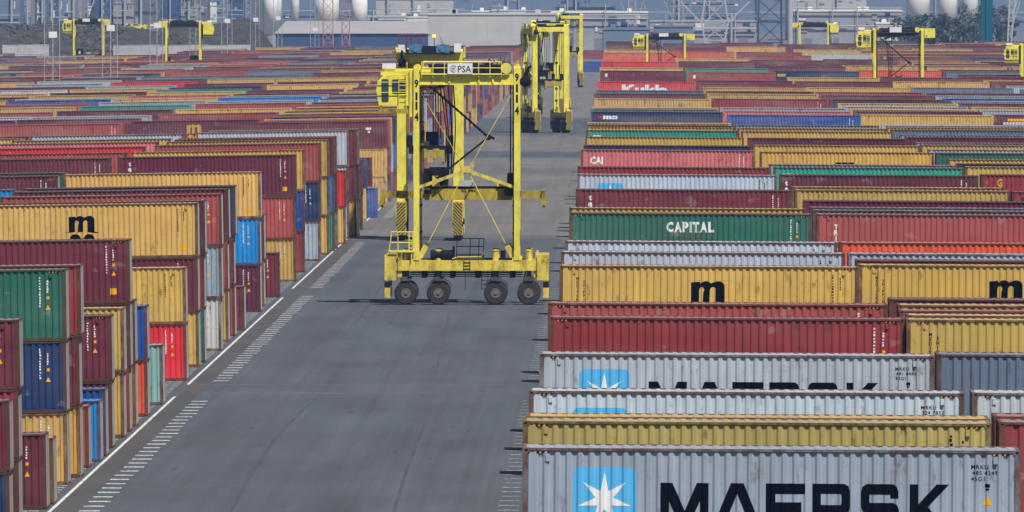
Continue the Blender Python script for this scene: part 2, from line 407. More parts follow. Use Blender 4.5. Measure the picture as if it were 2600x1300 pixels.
# ------------------------------------------------------------------ lettering that follows the corrugation
def loops_mesh(loops):
    cu = bpy.data.curves.new('outline', 'CURVE'); cu.dimensions = '2D'; cu.fill_mode = 'FRONT'
    for lp in loops:
        s = cu.splines.new('POLY'); s.points.add(len(lp) - 1); s.use_cyclic_u = True
        for q, (x, y) in zip(s.points, lp): q.co = (x, y, 0, 1)
    o = bpy.data.objects.new('outline', cu); me = bpy.data.meshes.new_from_object(o)
    bpy.data.objects.remove(o); bpy.data.curves.remove(cu); return me
def text_mesh(txt, bold=0.0, spacing=1.0):
    cu = bpy.data.curves.new('text', 'FONT'); cu.body = txt; cu.size = 1.0; cu.offset = bold; cu.space_character = spacing; cu.resolution_u = 2
    o = bpy.data.objects.new('text', cu); COL.objects.link(o); bpy.context.view_layer.update()
    me = bpy.data.meshes.new_from_object(o.evaluated_get(bpy.context.evaluated_depsgraph_get()))
    bpy.data.objects.remove(o); bpy.data.curves.remove(cu); return me
def bounds(me):
    xs_ = [v.co.x for v in me.vertices]; ys_ = [v.co.y for v in me.vertices]; return min(xs_), max(xs_), min(ys_), max(ys_)
def flat_bm(items):
    """items: (mesh in xy, x, z, width or None, height, material index): each is scaled to fit and put at x, z (lower left)"""
    bm = bmesh.new()
    for me, x, z, wd, ht, mi in items:
        a, b, c_, d_ = bounds(me); sy = ht / (d_ - c_); sx = sy if wd is None else wd / (b - a)
        vs = [bm.verts.new((x + (v.co.x - a) * sx, 0, z + (v.co.y - c_) * sy)) for v in me.vertices]
        for pl in me.polygons:
            try: bm.faces.new([vs[i] for i in pl.vertices]).material_index = mi
            except ValueError: pass
    return bm
def wrap(bm, proud=0.004):
    bmesh.ops.triangulate(bm, faces=bm.faces)
    xs_ = [v.co.x for v in bm.verts]
    for x in breaks(min(xs_) + .001, max(xs_) - .001):
        bmesh.ops.bisect_plane(bm, geom=bm.verts[:] + bm.edges[:] + bm.faces[:], plane_co=(x, 0, 0), plane_no=(1, 0, 0), dist=1e-5)
    for v in bm.verts: v.co.y = FY + pr(v.co.x) - proud
    for f in bm.faces:
        if f.normal.y > 0: f.normal_flip()
    bm.normal_update()
    for f in bm.faces:
        if f.normal.y > 0: f.normal_flip()
def decal(name, items, mats, parent, proud=0.004):
    bm = flat_bm(items); wrap(bm, proud)
    me = bpy.data.meshes.new(name); bm.to_mesh(me); bm.free()
    for q in (mats if isinstance(mats, list) else [mats]): me.materials.append(q)
    return link(name, me, parent)
def rect(w_=1, h_=1): return loops_mesh([[(0, 0), (w_, 0), (w_, h_), (0, h_)]])
RECT = rect()
TRI = loops_mesh([[(0, 0), (1, 0), (.5, .9)]])
def rrect(w_, h_, r, n=6):
    out = []
    for cx, cy, a0 in ((w_ - r, r, -90), (w_ - r, h_ - r, 0), (r, h_ - r, 90), (r, r, 180)):
        for k in range(n + 1): a = R(a0 + 90 * k / n); out.append((cx + r * math.cos(a), cy + r * math.sin(a)))
    return out
RSQ = loops_mesh([rrect(1, 1, .12)])
STAR = []
for k in range(14):
    a = R(90 + k * 360 / 14); r_ = .5 if k % 2 == 0 else .165
    STAR.append((r_ * math.cos(a), r_ * math.sin(a)))
STAR = loops_mesh([STAR])
LET = {  # wide block capitals drawn as outlines (unit height, own width)
    'M': [[(0, 0), (0, 1), (.36, 1), (.74, .42), (1.10, 1), (1.46, 1), (1.46, 0), (1.20, 0), (1.20, .62), (.83, .06), (.62, .06), (.26, .62), (.26, 0)]],
    'A': [[(0, 0), (.56, 1), (.92, 1), (1.48, 0), (1.17, 0), (1.06, .2), (.42, .2), (.31, 0)], [(.52, .38), (.96, .38), (.74, .78)]],
    'E': [[(0, 0), (0, 1), (1.1, 1), (1.1, .78), (.27, .78), (.27, .61), (1.0, .61), (1.0, .39), (.27, .39), (.27, .22), (1.1, .22), (1.1, 0)]],
    'R': [[(0, 0), (0, 1), (.98, 1), (1.1, .95), (1.15, .84), (1.15, .5), (1.1, .4), (.98, .36), (.92, .36), (1.2, 0), (.86, 0), (.6, .36), (.26, .36), (.26, 0)], [(.26, .56), (.86, .56), (.89, .6), (.89, .76), (.86, .79), (.26, .79)]],
    'S': [[(0, .3), (0, .16), (.05, .05), (.17, 0), (1.0, 0), (1.12, .05), (1.17, .16), (1.17, .46), (1.12, .56), (1.0, .61), (.27, .61), (.27, .78), (.9, .78), (.9, .7), (1.15, .7), (1.15, .84), (1.1, .95), (.98, 1), (.18, 1), (.06, .95), (.01, .84), (.01, .54), (.06, .44), (.18, .39), (.9, .39), (.9, .22), (.26, .22), (.26, .3)]],
    'K': [[(0, 0), (0, 1), (.27, 1), (.27, .58), (.86, 1), (1.26, 1), (.58, .53), (1.28, 0), (.9, 0), (.38, .4), (.27, .32), (.27, 0)]]}
LETM = {k: loops_mesh(v_) for k, v_ in LET.items()}
def arc(cx, cy, rx, ry, a0, a1, n=8): return [(cx + rx * math.cos(R(a0 + (a1 - a0) * k / n)), cy + ry * math.sin(R(a0 + (a1 - a0) * k / n))) for k in range(n + 1)]
MLOGO = loops_mesh([[(-.16, .0), (0.02, .06), (.02, .92), (.30, .95), (.30, .86)] + arc(.48, .78, .17, .20, 130, 30) + arc(.86, .72, .20, .26, 120, 0)
                    + [(1.06, .06), (1.22, 0), (1.15, -.03), (.78, .02), (.78, .55)] + arc(.70, .55, .10, .17, 30, 170) + [(.59, .04), (.38, .04), (.40, .5)] + arc(.35, .55, .08, .17, 0, 170) + [(.27, .04)]])
MWAVE = loops_mesh([arc(.22, -.28, .22, .20, 180, 0) + [(.5, -.28)] + arc(.80, -.28, .22, .20, 180, 0) + [(1.02, -.36), (0, -.36)]])
def vstack(word, x, ztop, size, pitch, mi=0, bold=.02):
    out = []
    for k, ch in enumerate(word):
        if ch == ' ': continue
        me = text_mesh(ch, bold); a, b, c_, d_ = bounds(me); hh = size; ww = min(size * .8, (b - a) / (d_ - c_) * size)
        if ztop - k * pitch - size < .2: break
        out.append((me, x - ww / 2, ztop - k * pitch - size, ww, hh, mi))
    return out
def idmarks(x, ztop, n=11, m2=5):
    out = []
    for k in range(n):
        out.append((RECT, x + random.uniform(0, .02), ztop - k * .115, random.uniform(.05, .075), random.choice((.075, .085, .05)), 0))
    for k in range(m2):
        out.append((RECT, x + .31 + random.uniform(0, .02), ztop - k * .105 - .16, random.uniform(.045, .07), random.choice((.07, .08, .05)), 0))
    return out

# ------------------------------------------------------------------ container builder
RECS = []         # every container that shows, in order of building
def add(block, col, xl, d, z, t, code, tilt, level='', marks=(), vis=1.0):
    RECS.append(dict(block=block, col=col, xl=xl, d=d, z=z, t=t, code=code, tilt=tilt, level=level, marks=marks, s=FPX / d, vis=vis))
SUPPORT = []      # what stands hidden under and between them
def hgt(types): return sum(HH if t == 'H' else HS for t in types)
RXL = [-2.40, 10.0, 22.4, 34.8, 47.2, 59.6, 72.0, 84.4, 96.8, 109.2]
LAST = {}
def right(ci, y, code, marks=(), types='HHH'):
    xl = RXL[ci] + random.uniform(-.1, .1)
    zb = gz(xl + LEN / 2); zt = gz(xl) + hgt(types)
    d = D(y, zt)
    if ci in LAST and d - LAST[ci] < 2.9: d = LAST[ci] + 2.9
    LAST[ci] = d
    add('R', ci, xl, d, zb + hgt(types[:-1]), types[-1], code, -0.006, 'top', marks)
    for k in range(len(types) - 1): SUPPORT.append((xl, d, zb + hgt(types[:k]), types[k]))
# ---- road-edge column, right yard
A = 0
for y, c_, mk in ((1137, 'G', ('emblem', 'maersk', 'id1')), (1069, 'J', ('med0', 'idy')), (1057, 'Y', ()), (992, 'H', ('emblem', 'maersk', 'id2')),
                  (898, 'H', ('emblem', 'maersk', 'id3')), (805, 'R', ('idw',)), (769, 'B', ('idw',)), (674, 'Y', ('med', 'mlogo', 'idk', 'tri')),
                  (639, 'H', ('idk',)), (612, 'H', ('idk',)), (540, 'D', ('capital', 'idw')), (527, 'Y', ()), (480, 'M', ('tex', 'idw')),
                  (442, 'H', ('emblemA', 'idk')), (423, 'R', ()), (380, 'S', ('cai', 'idw')), (368, 'N', ()), (347, 'Y', ()), (330, 'T', ('blob',)),
                  (322, 'Y', ()), (317, 'M', ()), (311, 'Y', ()), (283, 'N', ('seaco',)), (276, 'K', ()), (272, 'Y', ()), (250, 'Y', ()), (237, 'M', ()),
                  (228.5, 'K', ()), (207, 'X', ('kukla',)), (179, 'M', ('dot',)), (171, 'Y', ()), (156, 'X', ()), (133, 'O', ()), (126, 'Y', ()), (105, 'M', ())):
    right(A, y, c_, mk)
for y, c_, mk in ((1072, 'R', ()), (1057, 'B', ()), (997, 'H', ('emblemB',)), (899, 'K', ()), (811, 'Y', ('med2', 'idy')), (800, 'Y', ()), (788, 'B', ()), (774, 'Y', ()),
                  (759, 'M', ()), (672, 'Y', ('med', 'mlogo')), (660, 'M', ()), (643, 'G', ()), (615, 'O', ()), (543, 'B', ('tri3',)), (533, 'K', ()),
                  (526, 'K', ()), (509, 'Q', ()), (482, 'Y', ('idy',)), (474, 'Y', ()), (443, 'M', ('t1', 'idw')), (424, 'T', ('blob',)), (417, 'G', ()), (385, 'Y', ('blackblob',)),
                  (368, 'Y', ()), (350, 'M', ()), (333, 'Y', ()), (325, 'Y', ()), (317, 'G', ()), (291, 'U', ('idw',)), (281, 'S', ()), (273, 'G', ()),
                  (250, 'R', ('idw',)), (238, 'Y', ()), (231, 'M', ()), (222, 'Y', ()), (212, 'R', ()), (204, 'M', ()), (183, 'B', ('dot',)), (173, 'T', ()), (155, 'M', ()), (148, 'Y', ()), (130, 'O', ()), (120, 'M', ()), (110, 'Q', ())):
    right(1, y, c_, mk)
for y, c_, mk in ((500, 'M', ()), (486, 'R', ()), (443, 'R', ('goldG',)), (423, 'Y', ()), (415, 'N', ()), (404, 'Y', ()), (388, 'D', ()), (379, 'G', ()), (368, 'Y', ()), (362, 'G', ()),
                  (348, 'M', ()), (342, 'G', ()), (329, 'K', ()), (323, 'Y', ()), (317, 'G', ()), (291, 'Y', ()), (282, 'M', ()), (277, 'Y', ()), (270, 'G', ()), (262, 'Y', ()), (258, 'N', ()),
                  (252, 'M', ()), (241, 'M', ()), (233, 'B', ()), (222, 'Y', ()), (206, 'M', ()), (196, 'Y', ()), (180, 'N', ('golddot',)), (168, 'M', ()), (152, 'Q', ()), (140, 'B', ()), (132, 'R', ()), (118, 'Y', ()), (108, 'M', ())):
    right(2, y, c_, mk)
PALR = 'MMMMMMMMYYYYYGBBBRRNKQM'
def walk(fn, y0, y1, pal, k0=1.0):
    y = y0
    while y > y1:
        fn(y, random.choice(pal))
        y -= random.choice((1.0, 1.6, 2.2, 3.0, 4.5, 7.0, 10.0)) * max(.9, (y + 22) / 190.0) * k0
for y, c_, mk in ((330, 'M', ()), (318, 'G', ()), (291, 'Q', ('whitelogo',)), (279, 'G', ()), (272, 'Y', ()), (262, 'M', ()), (256, 'G', ()), (250, 'U', ()), (243, 'G', ()), (236, 'M', ()), (222, 'K', ()), (207, 'Y', ()), (196, 'M', ()), (178, 'O', ()), (166, 'Y', ()), (150, 'M', ()), (135, 'W', ()), (125, 'Y', ()), (112, 'M', ())):
    right(3, y, c_, mk)
for ci, y0 in ((4, 262), (5, 206), (6, 168), (7, 140), (8, 122)): walk(lambda y, c_: right(ci, y, c_), y0, 103, PALR)

# ---- left yards
LTILT = 0.0155
def left(block, col, xr_px, y, codes, types, marks=(), xr=None, show='all'):
    """one stack: codes and types from the ground up; y is the photo row of its top front edge"""
    zt = hgt(types); d = D(y, zt)
    for _ in range(3):
        xr_ = xr if xr is not None else Xp(xr_px, d)
        d = D(y, gz(xr_) + zt)
    xl = xr_ - LEN; zb = gz(xl + LEN / 2)
    for k, (c_, t) in enumerate(zip(codes, types)):
        z = zb + hgt(types[:k]); lev = 'top' if k == len(types) - 1 else ('bottom' if k == 0 else 'middle')
        if len(types) == 1: lev = 'single'
        if show == 'all' or k == len(types) - 1:
            add(block, col, xl + (random.uniform(-.05, .05) if k else 0), d, z, t, c_, LTILT, lev, marks if (k == len(types) - 1) else ('idw',) if FPX / d > 30 else (), 1.0)
        else: SUPPORT.append((xl, d, z, t))
W_ = ('idw', 'tri'); K_ = ('idk', 'tri')
for px, y, cs, ts, mk in (
        (24, 1018, 'NM', 'SS', W_), (48, 812, 'MRM', 'SSS', W_), (117, 1103, 'M', 'H', W_), (136, 1113, 'Y', 'S', ()), (171, 684, 'YND', 'HHH', W_),
        (204, 673, 'YMR', 'HHH', ()), (225, 1032, 'B', 'S', ()), (255, 1018, 'L', 'S', ()), (269, 988, 'U', 'H', W_), (285, 801, 'MM', 'HH', W_),
        (315, 782, 'YY', 'HH', ()), (329, 608, 'XMM', 'HHH', ('idw', 'tri', 'sticker')), (345, 762, 'YM', 'HH', ()), (375, 776.6, 'OU', 'SS', W_), (414, 876, 'P', 'H', ()),
        (474, 679, 'XY', 'HH', K_), (505, 515, 'YMY', 'HHH', ('mlogo', 'idk', 'sticker')), (520, 509, 'TRM', 'HHH', ()), (562, 492, 'WGB', 'HHH', W_), (580, 479, 'YBM', 'HHH', ()),
        (597, 471, 'BMN', 'HHH', ()), (621, 727, 'M', 'S', ()), (662, 436, 'MLY', 'HHH', ('idk', 'sticker')), (671, 545, 'YN', 'HH', ()), (709, 642, 'M', 'H', W_),
        (751, 392.6, 'YBM', 'HHH', ('tex', 'idw', 'sticker')), (772, 380, 'RUY', 'HHH', ()), (813, 363, 'GNB', 'HHH', ()), (835, 354, 'YYY', 'HHH', ()), (849, 349, 'TLM', 'HHH', ()),
        (856, 346, 'GMX', 'HHH', ()), (877, 433, 'YX', 'HH', ()), (886, 331.5, 'HHH', 'HHH', ()), (905, 329, 'YMM', 'HHH', ()), (912, 327, 'TNW', 'HHH', ()),
        (920, 407, 'NM', 'HH', ()), (930, 404, 'YN', 'SS', ()), (944, 400, 'YM', 'SS', ()), (958, 478, 'U', 'S', ())):
    left('L', 0, px, y, cs, ts, mk)
for y, c_, mk in ((481, 'L', ()), (438, 'D', ()), (446, 'M', ('idw',)), (401, 'M', ('idw',)), (387, 'B', ()), (372, 'X', ()), (360, 'S', ()), (352, 'Y', ()), (340, 'H', ())):
    left('L', 1, None, y, 'MM' + c_, 'HHH', mk, xr=-34.5 + random.uniform(-.1, .1), show='top')
for y, c_ in ((352, 'Y'), (346, 'S')): left('L', 2, None, y, 'MM' + c_, 'HHH', (), xr=-47.0, show='top')
FXR = [-21.4, -34.3, -46.7, -59.1, -71.6, -84.0, -96.5, -109.0, -121.5, -134.0]
PALL = 'MMMMMMMMYYYYYGGBBBRRKNMW'
def far_left(ci, y, c_, mk=()):
    if ci == 0: left('F', 0, None, y, ('YY' if y > 306 else random.choice('YMNB') + random.choice('MYBGU')) + c_, 'SSS', mk, xr=FXR[0] + random.uniform(-.2, .2) + .5 * max(0, min(1, (240 - y) / 60)))
    else: left('F', ci, None, y, 'MM' + c_, 'SSS', mk, xr=FXR[ci] + random.uniform(-.15, .15), show='top')
C0 = [(307, 'M', ('whitesmall',)), (303, 'B', ()), (299, 'Y', ()), (294, 'N', ()), (291, 'B', ()), (287, 'M', ()), (283, 'Y', ()), (279, 'M', ()), (275, 'Y', ()), (271, 'M', ()), (268, 'Y', ()), (262, 'B', ()), (256, 'M', ()), (250, 'G', ())]
y_ = 247.0
while y_ > 113:
    C0.append((y_, random.choice('MMMYYBGNMKY'), ())); y_ -= random.uniform(.016, .030) * (y_ + 22) * .75
FE = {0: C0,
      1: ((303, 'M', ('goldm',)), (285, 'B', ()), (274, 'Y', ()), (260, 'B', ()), (254, 'G', ()), (245, 'L', ()), (240, 'G', ()), (235, 'M', ()), (226, 'M', ()), (212, 'Y', ()), (205, 'M', ()), (195, 'Y', ()), (182, 'M', ())),
      2: ((313, 'B', ('idw',)), (300, 'M', ()), (293, 'G', ()), (278, 'M', ()), (266, 'T', ()), (256, 'G', ()), (248, 'Y', ()), (240, 'S', ()), (231, 'Y', ()), (225, 'T', ()), (219, 'N', ()), (210, 'M', ()), (198, 'Y', ()), (190, 'K', ())),
      3: ((306, 'Q', ()), (297, 'G', ()), (285, 'B', ()), (272, 'Y', ()), (264, 'B', ()), (253, 'U', ()), (249, 'W', ()), (240, 'Y', ()), (233, 'M', ()), (224, 'Y', ()), (217, 'G', ()), (206, 'X', ()), (200, 'M', ()), (192, 'K', ())),
      4: ((256, 'Y', ()), (247, 'M', ()), (238, 'Y', ()), (228, 'W', ()), (220, 'M', ()), (212, 'G', ()))}
for ci in range(10):
    y0 = {4: 204, 5: 208, 6: 190, 7: 172, 8: 158, 9: 146}.get(ci, 176)
    for y, c_, mk in FE.get(ci, ()): far_left(ci, y, c_, mk)
    if ci: walk(lambda y, c_: far_left(ci, y, c_), y0, 113 + 1.2 * ci if ci < 6 else 134, PALL, .85)
# white boxes far off at the left edge and along the embankment
left('F', 10, 118, 113, 'WWW', 'SSS', (), show='all')
for px in (290 + 117, 290 + 234, 290 + 345): left('F', 11, px, 113, 'WWW', 'SSS', (), show='top')

# the 300 that show largest are objects, the rest one mass
order = sorted(range(len(RECS)), key=lambda i: -RECS[i]['s'] * (1.0 if RECS[i]['level'] in ('top', 'single') else 0.9 if RECS[i]['block'] == 'L' else 0.6))
KEEP = set(order[:300])
ORD = ['nearest', 'second', 'third', 'fourth', 'fifth', 'sixth', 'seventh', 'eighth', 'ninth', 'tenth', 'eleventh', 'twelfth', 'thirteenth', 'fourteenth', 'fifteenth', 'sixteenth', 'seventeenth', 'eighteenth', 'nineteenth', 'twentieth'] + ['%d%s' % (k, {1: 'st', 2: 'nd', 3: 'rd'}.get(k % 10, 'th')) for k in range(21, 90)]
COLN = ['road-edge column', 'second column', 'third column', 'fourth column', 'fifth column', 'sixth column', 'seventh column', 'eighth column', 'ninth column', 'tenth column', 'outermost column', 'embankment column']
BLK = {'R': 'right yard', 'L': 'near left yard', 'F': 'far left yard'}
SPECIAL = {'maersk': 'star emblem and huge black lettering', 'capital': 'white serif lettering at its middle', 'tex': 'white letters down its left end', 'cai': 'white initials at its lower left', 'kukla': 'large white cursive word on its side', 'tri3': 'white letters stacked down its left end', 'mlogo': 'big black letter m emblem', 'goldm': 'ochre letter m emblem', 'seaco': 'small white word and red dot', 'goldG': 'ochre letter on its left end', 'whitelogo': 'white and yellow logo', 'emblemA': 'sky-blue emblem', 'blackblob': 'low black logo'}
DUMMY = {}
def build_decals(root, r):
    t = r['t']; H = HH if t == 'H' else HS; lx = -LEN / 2
    def items_id(dark, words=None):
        if words:
            it = []
            for k, wd in enumerate(words): it.append((text_mesh(wd, .012, 1.15), lx + 10.98 + (.03 if k == 1 else 0), H - .46 - k * .145, None, .105, 0))
            it += [(RECT, lx + 11.32, H - .91, .12, .09, 0), (RECT, lx + 11.34, H - .98, .08, .05, 0)]
            return it
        return idmarks(lx + 11.1, H - .36)
    for mk in r['marks']:
        if mk in ('emblem', 'emblemA', 'emblemB'):
            xo = 1.23 if mk != 'emblemB' else 1.5
            e = decal('emblem', [(RSQ, lx + xo, H - 2.03 if mk == 'emblem' else H - 2.1, 1.56, 1.56, 0)], MAT['skyblue'], root, .003)
            decal('star', [(STAR, lx + xo + .12, H - 2.03 + .14, 1.32, 1.32, 0)], MAT['white'], e, .007)
        elif mk == 'maersk':
            it = [(LETM[ch], lx + x, H - 2.02, wd, 1.18, 0) for ch, x, wd in zip('MAERSK', (3.38, 4.62, 5.96, 7.10, 8.28, 9.48), (1.18, 1.28, .96, .96, .94, .98))]
            decal('lettering', it, MAT['ink'], root)
        elif mk in ('id1', 'id2', 'id3'):
            wd = {'id1': ('MRKU', '485 4249', '45G1'), 'id2': ('MRKU', '324 7852', '45G1'), 'id3': ('MRKU', '481 8486', '45G1')}[mk]
            decal('identification_number', items_id(True, wd), MAT['ink'], root)
            if mk == 'id1':
                decal('warning_label', [(TRI, lx + 11.26, H - 1.34, .24, .24, 0)], MAT['label'], root)
        elif mk in ('idw', 'idk', 'idy'):
            decal('identification_marks', items_id(mk != 'idw'), MAT['white' if mk == 'idw' else 'ink'], root)
            if mk != 'idy':
                decal('warning_label', [(RECT, lx + 11.41, H - 1.2, .11, .12, 0)], MAT['label'], root); decal('hazard_label', [(TRI, lx + 11.36, H - 1.62, .2, .19, 0)], MAT['label'], root)
        elif mk == 'tri': decal('hazard_label', [(TRI, lx + 10.84, H - 1.45, .22, .2, 0)], MAT['label'], root, .006) if 'idk' not in r['marks'] and 'idw' not in r['marks'] else None
        elif mk == 'sticker': decal('caution_label', [(RECT, lx + 11.28, .42, .3, .28, 0)], MAT['label'], root)
        elif mk in ('med', 'med0', 'med2'):
            it = vstack('MEDITERRANEAN', lx + .74, H - .47, .115, .142) + vstack('SHIPPING CO', lx + 1.01, H - .60, .115, .142)
            if mk == 'med0': it = vstack('M', lx + .82, H - .63, .14, .16)
            if mk == 'med2': it = vstack('MEDITERRANEAN', lx + .83, H - .45, .125, .158) + vstack('SHIPPING CO', lx + 1.08, H - .58, .125, .158)
            decal('lettering', it, MAT['ink'], root)
        elif mk in ('mlogo', 'goldm'):
            ht = 1.02; dz = .2 if mk == 'goldm' else 0; decal('emblem', [(MLOGO, lx + 5.13, H - 1.52 + dz, 1.82, .92, 0), (MWAVE, lx + 5.42, H - 1.88 + dz, 1.3, .32, 0)], MAT['ink' if mk == 'mlogo' else 'gold'], root)
        elif mk == 'capital':
            it = []
            ws = {'C': .36, 'A': .36, 'P': .30, 'I': .10, 'T': .33, 'L': .30}; x = lx + 4.87; sf = []
            for ch in 'CAPITAL':
                it.append((text_mesh(ch, .05), x, H - .95, ws[ch], .52, 0))
                for c_, q_ in (('A', .02), ('A', .34), ('P', .04), ('I', .05), ('T', .165), ('L', .05)):
                    if c_ == ch: sf.append((RECT, x + q_ - .08, H - .955, .16, .035, 0))
                for c_, q_ in (('I', .05), ('L', .05), ('P', .03)):
                    if c_ == ch: sf.append((RECT, x + q_ - .08, H - .46, .16, .035, 0))
                x += ws[ch] + .05
            le = decal('lettering', it, MAT['white'], root); decal('serif', sf, MAT['white'], le, .007)
            decal('underline', [(RECT, lx + 4.9, H - 1.15, 1.0, .03, 0), (RECT, lx + 6.2, H - 1.15, 1.0, .03, 0), (TRI, lx + 6.0, H - 1.19, .12, .12, 0)], MAT['redink'], root)
        elif mk == 'tex': decal('lettering', vstack('tex', lx + .83, H - .33, .3, .39, bold=.05), MAT['white'], root)
        elif mk == 't1': decal('lettering', vstack('tex', lx + .42, H - .38, .3, .40, bold=.05), MAT['white'], root)
        elif mk == 'tri3': decal('lettering', vstack('TRITON', lx + 1.0, H - .53, .25, .28, bold=.04), MAT['white'], root)
        elif mk == 'cai': decal('lettering', [(text_mesh('CAI', .05), lx + .64, H - 1.02, .9, .55, 0)], MAT['white'], root)
        elif mk == 'seaco':
            decal('lettering', [(text_mesh('seaco', .05), lx + 1.05, H - .72, 1.4, .36, 0)], MAT['white'], root); decal('red_dot', [(RSQ, lx + .55, H - .64, .42, .22, 0)], MAT['redink'], root)
        elif mk == 'kukla': decal('lettering', [(text_mesh('Kukla', .05), lx + 3.0, H - 1.55, 5.8, 1.2, 0)], MAT['white'], root)
        elif mk == 'blob': decal('logo', [(RSQ, lx + .55, H - .62, .62, .2, 0)], MAT['white'], root)
        elif mk == 'dot': decal('logo', [(RSQ, lx + .7, H - .9, .35, .5, 0)], MAT['white'], root)
        elif mk == 'golddot': decal('logo', [(RSQ, lx + .5, H - .8, 1.2, .4, 0)], MAT['gold'], root)
        elif mk == 'blackblob': decal('logo', [(RSQ, lx + 5.3, H - 1.0, .42, .28, 0), (RSQ, lx + 5.74, H - 1.0, .42, .28, 0), (RSQ, lx + 6.18, H - 1.0, .42, .28, 0)], MAT['ink'], root)
        elif mk == 'goldG': decal('lettering', [(text_mesh('G', .04), lx + 1.0, H - .75, .38, .5, 0)], MAT['gold'], root)
        elif mk == 'whitelogo':
            decal('lettering', [(RECT, lx + 1.0 + k * .28, H - .92, .2, .24, 0) for k in range(7)], MAT['white'], root); decal('logo', [(RSQ, lx + 1.4, H - .6, 2.2, .24, 0)], MAT['label'], root)
        elif mk == 'whitesmall': decal('lettering', [(RECT, lx + 10.2, H - .8, .5, .2, 0), (RECT, lx + 10.4, H - 1.1, .2, .2, 0)], MAT['white'], root)
    if r['s'] > 48 and r['level'] == 'top':
        for x_ in (.62, LEN - .62):
            bm = bmesh.new(); box(bm, lx + x_ - .05, lx + x_ + .05, FY - .03, FY + .03, H - .33, H - .16); o_ = obj('ventilator', bm, MAT['wall'], root); o_.color = r['colr']
    if r['s'] > 48 and t == 'H' and r['level'] == 'top':
        for side in (.27, LEN - .68):
            it = []
            for k in range(6): it.append((loops_mesh([[(0, 0), (.5, 0), (1, 1), (.5, 1)]]), lx + side + k * .066, H - .135, .066, .055, k % 2))
            bm = flat_bm(it); bm.normal_update()
            for v_ in bm.verts: v_.co.y = FY - .006
            for f in bm.faces:
                if f.normal.y > 0: f.normal_flip()
            me = bpy.data.meshes.new('warning_stripe'); bm.to_mesh(me); bm.free(); me.materials.append(MAT['label']); me.materials.append(MAT['ink'])
            link('warning_stripe', me, root)

CNT = {}
STACKS = {}
for i, r in enumerate(RECS): STACKS.setdefault((r['block'], r['col']), []).append(i)
def label_for(i):
    r = RECS[i]
    key = (r['block'], r['col'], r['code'], r['level']); k = CNT.get(key, 0); CNT[key] = k + 1
    nm = NAMES[r['code']]; lev = {'top': 'top-tier', 'single': 'ground-level', 'bottom': 'bottom-tier', 'middle': 'middle-tier'}[r['level']]
    extra = next((SPECIAL[m_] for m_ in r['marks'] if m_ in SPECIAL), None)
    place = '%s of the %s' % (COLN[r['col']], BLK[r['block']])
    o = ORD[k]
    if extra: return '%s %s container with %s, %s' % (o, nm, extra, BLK[r['block']] + ' ' + COLN[r['col']])
    return '%s %s %s container from the front, %s' % (o, nm, lev, BLK[r['block']] + ' ' + COLN[r['col']])
for i in sorted(range(len(RECS)), key=lambda i: RECS[i]['d']):
    lb = label_for(i); r = RECS[i]
    if i not in KEEP: continue
    t = r['t']; colr = colour(r['code']); r['colr'] = colr
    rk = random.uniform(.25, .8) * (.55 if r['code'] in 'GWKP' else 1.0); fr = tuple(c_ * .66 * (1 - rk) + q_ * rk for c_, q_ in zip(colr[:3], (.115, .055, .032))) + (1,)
    loc = (r['xl'] + LEN / 2, r['d'] + WID / 2, r['z'])
    if r['s'] > 30:
        root = empty('shipping_container', loc); root.rotation_euler = (0, -r['tilt'], 0)
        link('side_panel', PM['side', t], root, color=colr)
        b_ = link('side_panel', PM['side', t], root, color=colr); b_.rotation_euler = (0, 0, math.pi)
        link('roof_panel', PM['roof', t], root, color=tuple(min(.8, c_ * .9 + .03) for c_ in colr[:3]) + (1,)); link('end_panel', PM['end', t], root, color=colr)
        for nm in ('doorL', 'doorR'):
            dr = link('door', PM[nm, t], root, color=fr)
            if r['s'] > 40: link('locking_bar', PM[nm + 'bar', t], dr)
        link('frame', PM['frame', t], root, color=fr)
    else:
        root = link('shipping_container', PM['far', t], None, loc, colr); root.rotation_euler = (0, -r['tilt'], 0)
    tag(root, lb, 'container', 'shipping containers stacked in the ' + BLK[r['block']])
    if r['marks']: build_decals(root, r)

# everything beyond those, and what carries them, as one mass
def mass(name, recs, sup):
    vs, fs, cols, mis = [], [], [], []
    tv = {}
    for t in 'HS':
        me = PM['far', t]; tv[t] = ([tuple(v_.co) for v_ in me.vertices], [tuple(p_.vertices) for p_ in me.polygons], [p_.material_index for p_ in me.polygons])
    def put(vv, ff, mm, loc, tilt, c_):
        mis.extend(mm)
        n0 = len(vs)
        for (x, y, z) in vv: vs.append((loc[0] + x, loc[1] + y, loc[2] + z + x * tilt))
        for f in ff: fs.append(tuple(q + n0 for q in f))
        cols.extend([c_] * len(vv))
    for r in recs: put(*tv[r['t']], (r['xl'] + LEN / 2, r['d'] + WID / 2, r['z']), r['tilt'], colour(r['code']))
    for xl, d, z, t in sup:
        H = HH if t == 'H' else HS; hx, hy = LEN / 2, WID / 2 - .005
        bv = [(-hx, -hy, 0), (hx, -hy, 0), (hx, hy, 0), (-hx, hy, 0), (-hx, -hy, H - .005), (hx, -hy, H - .005), (hx, hy, H - .005), (-hx, hy, H - .005)]
        bf = [(3, 2, 1, 0), (4, 5, 6, 7), (0, 1, 5, 4), (1, 2, 6, 5), (2, 3, 7, 6), (3, 0, 4, 7)]
        xc = xl + hx; put(bv, bf, (0, 1, 0, 0, 0, 0), (xc, d + WID / 2, z), LTILT if xc < -21 else -.006, colour(random.choice('MMYYGBN')))
    me = bpy.data.meshes.new(name); me.from_pydata(vs, [], fs); me.update()
    at = me.color_attributes.new('paint', 'FLOAT_COLOR', 'POINT')
    flat = [q for c_ in cols for q in c_]; at.data.foreach_set('color', flat)
    me.materials.append(MAT['far']); me.materials.append(MAT['roof_attr']); me.polygons.foreach_set('material_index', mis)
    return link(name, me)
rest = [RECS[i] for i in range(len(RECS)) if i not in KEEP]
